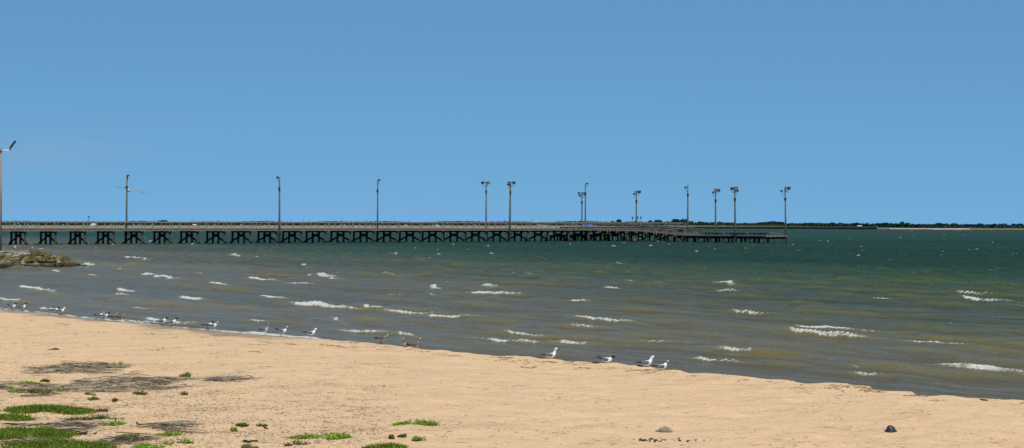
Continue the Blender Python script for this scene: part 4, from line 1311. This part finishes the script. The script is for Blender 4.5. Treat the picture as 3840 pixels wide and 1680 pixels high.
# scattered litter: uncountable
lit = MB(); pts = []; pts2 = []
tries = 0
while len(pts) < 19000:
    px = random.uniform(-100, 3940) if random.random() < .5 else random.uniform(-100, 1500)
    py = random.uniform(1170, 1720)
    y = (H - .35) * F / (py - HZ); x = (px - CX) / F * y
    ye = float(np.interp(x, EX, EYy)); s = (ye - y) * .63
    if s < .3: continue
    w = .25 + .9 * math.exp(-((s - .9) / .6) ** 2) + np.interp(px, [0, 1500, 3800], [.55, .3, .1]) + .5 * max(0, math.sin(x * .9 + y * .4) * math.sin(x * .37 - y * .8))
    if py > 1420 and px < 1700: w += .9 * min(1, (py - 1420) / 80) * (1 if px < 1100 else (1700 - px) / 600)
    if random.random() < w * .35: pts.append((x, y))
    if random.random() < w * .12:
        for _ in range(random.randint(3, 14)): pts.append((x + random.gauss(0, .16), y + random.gauss(0, .14)))
h1 = len(pts) // 5
twigs(lit, Vector((0, 0, 0)), pts[:h1], .03, .12, .25, .08, .0026, (0, .9), .002)
twigs(lit, Vector((0, 0, 0)), pts[h1:], .008, .04, .1, .08, .0030, (0, 1.2), .001)
lo = lit.build('beach_litter', M['twig']); tag(lo, kind='stuff')
# seaweed clumps on the wrack line
wr = MB()
for i in range(70):
    px = random.uniform(0, 3840); k = np.interp(px, [p[0] for p in EDGE], [p[1] for p in EDGE])
    g0 = ground(px, float(k) + random.uniform(6, 26) + (14 if px < 1300 else 0))
    n = random.randint(3, 20)
    q = [(g0.x + random.gauss(0, .11), g0.y + random.gauss(0, .07)) for _ in range(n)]
    twigs(wr, Vector((0, 0, 0)), q, .02, .13, .3, .2, .0045, (-.5, .7), .005)
tag(wr.build('wrack_line', M['twig']), kind='stuff')
# shell fragments
sh = MB(); pts = []
for i in range(900):
    px = random.uniform(-100, 2600) if i % 3 else random.uniform(-100, 3900); py = random.uniform(1300, 1700)
    y = (H - .35) * F / (py - HZ); x = (px - CX) / F * y
    if (float(np.interp(x, EX, EYy)) - y) * .63 < 1: continue
    pts.append((x, y))
P = np.array(pts); Z = sand_z(P[:, 0], P[:, 1])
for i in range(len(P)):
    s = random.uniform(.006, .016); a = random.uniform(0, 3); c_ = (.62 * random.uniform(.7, 1.1),) * 2 + (.55,)
    p = Vector((P[i, 0], P[i, 1], Z[i] + .002)); u = Vector((math.cos(a), math.sin(a), 0)) * s; v = Vector((-math.sin(a), math.cos(a), 0)) * s * .7
    sh.add([p + u, p + v, p - u, p - v, p + Vector((0, 0, s * .7))], [(0, 1, 4), (1, 2, 4), (2, 3, 4), (3, 0, 4)], c_)
tag(sh.build('shell_fragments', M['twig']), kind='stuff')


def stick(pxy, rads, mat, label, name='driftwood', lift=.5, cat='driftwood'):
    P = [ground(x, y) for x, y in pxy]
    q_ = .52 if pxy[0][1] > 1500 else .85
    rads = [r * q_ for r in rads]
    c = P[0].copy()
    m = MB(); m.smooth = True
    m.loft([p - c + Vector((0, 0, r * lift)) for p, r in zip(P, rads)], rads, 9)
    o = m.build(name, mat, loc=c); return tag(o, label, cat, None)


stick([(8, 1590), (30, 1592), (55, 1596), (95, 1597), (142, 1596)], [.012, .03, .038, .04, .04], M['char'], 'dark curved log lying above the largest grass patch at the left edge')
stick([(298, 1631), (310, 1630), (324, 1629)], [.035, .04, .035], M['char'], 'short black log stub right of the largest grass patch')
stick([(352, 1628), (363, 1626)], [.022, .02], M['char'], 'small black lump of wood right of the short log stub')
stick([(914, 1656), (922, 1659), (932, 1660), (948, 1657), (965, 1657)], [.032, .042, .03, .028, .03], M['char'], 'charred knobbed stick lying near the bottom edge')
stick([(960, 1659), (995, 1660), (1032, 1661)], [.007, .006, .004], M['drift'], 'thin straight cane sticking out of the charred stick')
stick([(915, 1636), (928, 1632), (943, 1628)], [.028, .028, .02], m_plain('bleached_wood', (.34, .31, .28), (.5, .47, .43), 20, .9), 'pale bleached driftwood stub left of the bottom plants')
stick([(175, 1314), (195, 1312), (210, 1311), (223, 1312)], [.006, .018, .03, .014], M['char'], 'lone flat dark driftwood piece on clean sand, upper left')
stick([(988, 1600), (997, 1608), (1007, 1610)], [.02, .026, .012], M['char'], 'small dark lump of wood on the sand right of the olive creeping plant')
stick([(1952, 1376), (1975, 1380), (1992, 1382), (2004, 1378), (2012, 1377)], [.008, .012, .012, .016, .01], M['drift'], 'crooked brown stick left of the stick below the white-headed gull')
stick([(2038, 1357), (2060, 1358), (2078, 1361), (2092, 1359)], [.008, .012, .016, .007], M['drift'], 'brown forked stick on the sand just below the lone white-headed gull')
stick([(2224, 1361), (2235, 1363), (2247, 1363)], [.018, .028, .016], M['char'], 'dark lump on the sand lip below the crouching gull')
stick([(2390, 1372), (2400, 1375), (2412, 1376)], [.016, .024, .014], M['char'], 'dark lump of weed left of the last pair of gulls')
stick([(870, 1600), (893, 1596)], [.004, .004], M['drift'], 'short thin twig by itself left of the olive creeping plant')
stick([(512, 1586), (519, 1592), (526, 1595)], [.018, .025, .015], M['char'], 'small dark crumpled lump on the sand right of the creeping mat')
stick([(930, 1317), (945, 1319), (958, 1318), (976, 1322)], [.004, .008, .006, .01], M['char'], 'two-part dark twig on open sand below the foam line gulls')
stick([(1705, 1660), (1730, 1661), (1752, 1662)], [.006, .007, .005], M['drift'], 'straight brown stick at the bottom right of the lime tuft')
stick([(3375, 1552), (3385, 1550), (3392, 1550)], [.012, .012, .004], M['drift'], 'small yellowish wedge of wood above the black cap')
stick([(3003, 1448), (3005, 1442)], [.01, .004], M['char'], 'short dark stick standing at the sand lip on the right')
stick([(3675, 1499), (3690, 1503), (3705, 1502)], [.012, .02, .012], M['char'], 'dark twig on the sand lip near the right edge')
stick([(3157, 1469), (3165, 1465)], [.014, .008], M['drift'], 'tiny slanted wood chip below the sand lip on the right')


def lump(px, py, s, mat, label, name, cat, n=1, spread=0):
    c = ground(px, py)
    m = MB()
    for i in range(n):
        me = rock_mesh(500 + int(px) + i)
        off = Vector((random.gauss(0, spread), random.gauss(0, spread * .35), 0)) if n > 1 else Vector((0, 0, 0))
        k = s * (random.uniform(.35, 1) if n > 1 else 1)
        vs = [Vector((v.co.x * k * 1.35, v.co.y * k, v.co.z * k * .75 + k * .25)) + off for v in me.vertices]
        m.add(vs, [tuple(p.vertices) for p in me.polygons])
    return tag(m.build(name, mat, loc=c), label, cat)


lump(2502, 1620, .085, m_plain('sandy_rock', (.16, .12, .085), (.40, .32, .23), 14, .95, bump=1), 'knobbly brown rock alone on the sand above the black ash', 'rock', 'rock', 4, .05)
lump(2470, 1652, .017, M['char'], 'heap of black charcoal and ash below the brown rock', 'charcoal_heap', 'charcoal', 60, .2)
ash = ground(2460, 1651)
# black rounded cap half buried in the sand
c = ground(3340, 1617)
t = empty('buried_cap', c, .2); t.scale = (.95, .95, .72); tag(t, 'black rounded plastic cap half buried in the sand, bottom right', 'cap')
m = MB(); m.smooth = True
m.loft([(.0, 0, -.03), (.0, 0, .03), (-.008, 0, .07), (-.012, 0, .098), (-.014, 0, .11)], [(.072, .07), (.066, .062), (.052, .05), (.03, .03), (.006, .006)], 16)
m.build('dome', M['metal_dark'], t)
m = MB(); m.smooth = True; m.loft([(.0, 0, .0), (.0, 0, .016)], [(.088, .08), (.085, .078)], 16); m.build('rim', M['metal_dark'], t)

# ------------------------------------------------------------------ light, sky, camera
sun_dir = Vector((.14, -.62, 1.15)).normalized()
sun = bpy.data.lights.new('sun', 'SUN'); sun.energy = 3.95; sun.angle = math.radians(.53); sun.color = (1, .95, .86)
so = bpy.data.objects.new('sun', sun); COL.objects.link(so)
so.rotation_euler = (-sun_dir).to_track_quat('-Z', 'Y').to_euler(); so.location = (20, -20, 40)

w = bpy.data.worlds.new('World'); SC.world = w; w.use_nodes = True
nt = w.node_tree; nt.nodes.clear()
out = nt.nodes.new('ShaderNodeOutputWorld'); bg = nt.nodes.new('ShaderNodeBackground')
sky = nt.nodes.new('ShaderNodeTexSky'); sky.sky_type = 'NISHITA'; sky.sun_disc = False
sky.sun_elevation = math.asin(sun_dir.z); sky.sun_rotation = math.atan2(sun_dir.x, sun_dir.y)
sky.altitude = 0; sky.air_density = 1.0; sky.dust_density = .25; sky.ozone_density = 2.0
tc = nt.nodes.new('ShaderNodeTexCoord')
ad = nt.nodes.new('ShaderNodeVectorMath'); ad.operation = 'MULTIPLY_ADD'; ad.inputs[1].default_value = (1, 1, .75); ad.inputs[2].default_value = (0, 0, .22)
nm = nt.nodes.new('ShaderNodeVectorMath'); nm.operation = 'NORMALIZE'
nt.links.new(tc.outputs['Generated'], ad.inputs[0]); nt.links.new(ad.outputs[0], nm.inputs[0]); nt.links.new(nm.outputs[0], sky.inputs[0])
tint = nt.nodes.new('ShaderNodeMix'); tint.data_type = 'RGBA'; tint.blend_type = 'MULTIPLY'; tint.inputs[0].default_value = 1
nt.links.new(sky.outputs[0], tint.inputs[6]); tint.inputs[7].default_value = (.68, 1.03, 1.11, 1)
# a few faint high clouds low on the left
nz = nt.nodes.new('ShaderNodeTexNoise'); nz.inputs['Scale'].default_value = 5; nz.inputs['Detail'].default_value = 6; nz.inputs['Roughness'].default_value = .6
mp = nt.nodes.new('ShaderNodeMapping'); mp.inputs['Scale'].default_value = (1, 1, 5); mp.inputs['Location'].default_value = (.35, .1, .2)
nt.links.new(tc.outputs['Generated'], mp.inputs[0]); nt.links.new(mp.outputs[0], nz.inputs['Vector'])
rp = nt.nodes.new('ShaderNodeValToRGB'); rp.color_ramp.elements[0].position = .4; rp.color_ramp.elements[0].color = (0, 0, 0, 1); rp.color_ramp.elements[1].position = .8; rp.color_ramp.elements[1].color = (.55, .55, .55, 1)
nt.links.new(nz.outputs['Fac'], rp.inputs[0])
cm = nt.nodes.new('ShaderNodeMix'); cm.data_type = 'RGBA'; cm.inputs[7].default_value = (2.6, 3.5, 4.9, 1)
sx_ = nt.nodes.new('ShaderNodeSeparateXYZ'); nt.links.new(tc.outputs['Generated'], sx_.inputs[0])
mk = nt.nodes.new('ShaderNodeMapRange'); mk.interpolation_type = 'SMOOTHSTEP'; mk.inputs[1].default_value = 1.0; mk.inputs[2].default_value = .1; mk.inputs[3].default_value = 0; mk.inputs[4].default_value = 1
sp = nt.nodes.new('ShaderNodeVectorMath'); sp.operation = 'SUBTRACT'; sp.inputs[1].default_value = (-.25, 1, .048); nt.links.new(tc.outputs['Generated'], sp.inputs[0])
sq = nt.nodes.new('ShaderNodeVectorMath'); sq.operation = 'MULTIPLY'; sq.inputs[1].default_value = (8, 1, 32); nt.links.new(sp.outputs[0], sq.inputs[0])
sl = nt.nodes.new('ShaderNodeVectorMath'); sl.operation = 'LENGTH'; nt.links.new(sq.outputs[0], sl.inputs[0]); nt.links.new(sl.outputs[1], mk.inputs[0])
mk2 = nt.nodes.new('ShaderNodeMath'); mk2.operation = 'MULTIPLY'; nt.links.new(mk.outputs[0], mk2.inputs[0]); nt.links.new(rp.outputs[0], mk2.inputs[1])
nt.links.new(mk2.outputs[0], cm.inputs[0]); nt.links.new(tint.outputs[2], cm.inputs[6]); nt.links.new(cm.outputs[2], bg.inputs[0])
bg.inputs[1].default_value = .112
nt.links.new(bg.outputs[0], out.inputs[0])

cam = bpy.data.cameras.new('camera'); co = bpy.data.objects.new('camera', cam); COL.objects.link(co)
cam.sensor_width = 36; cam.lens = 36 * F / 3840; cam.clip_start = .5; cam.clip_end = 30000
co.location = (0, 0, H); co.rotation_euler = (math.radians(90) + math.atan((HZ - 840) / F), 0, 0)
SC.camera = co
SC.render.resolution_x = 1024; SC.render.resolution_y = 448
SC.view_settings.view_transform = 'Standard'; SC.view_settings.look = 'None'; SC.view_settings.exposure = 0; SC.view_settings.gamma = 1
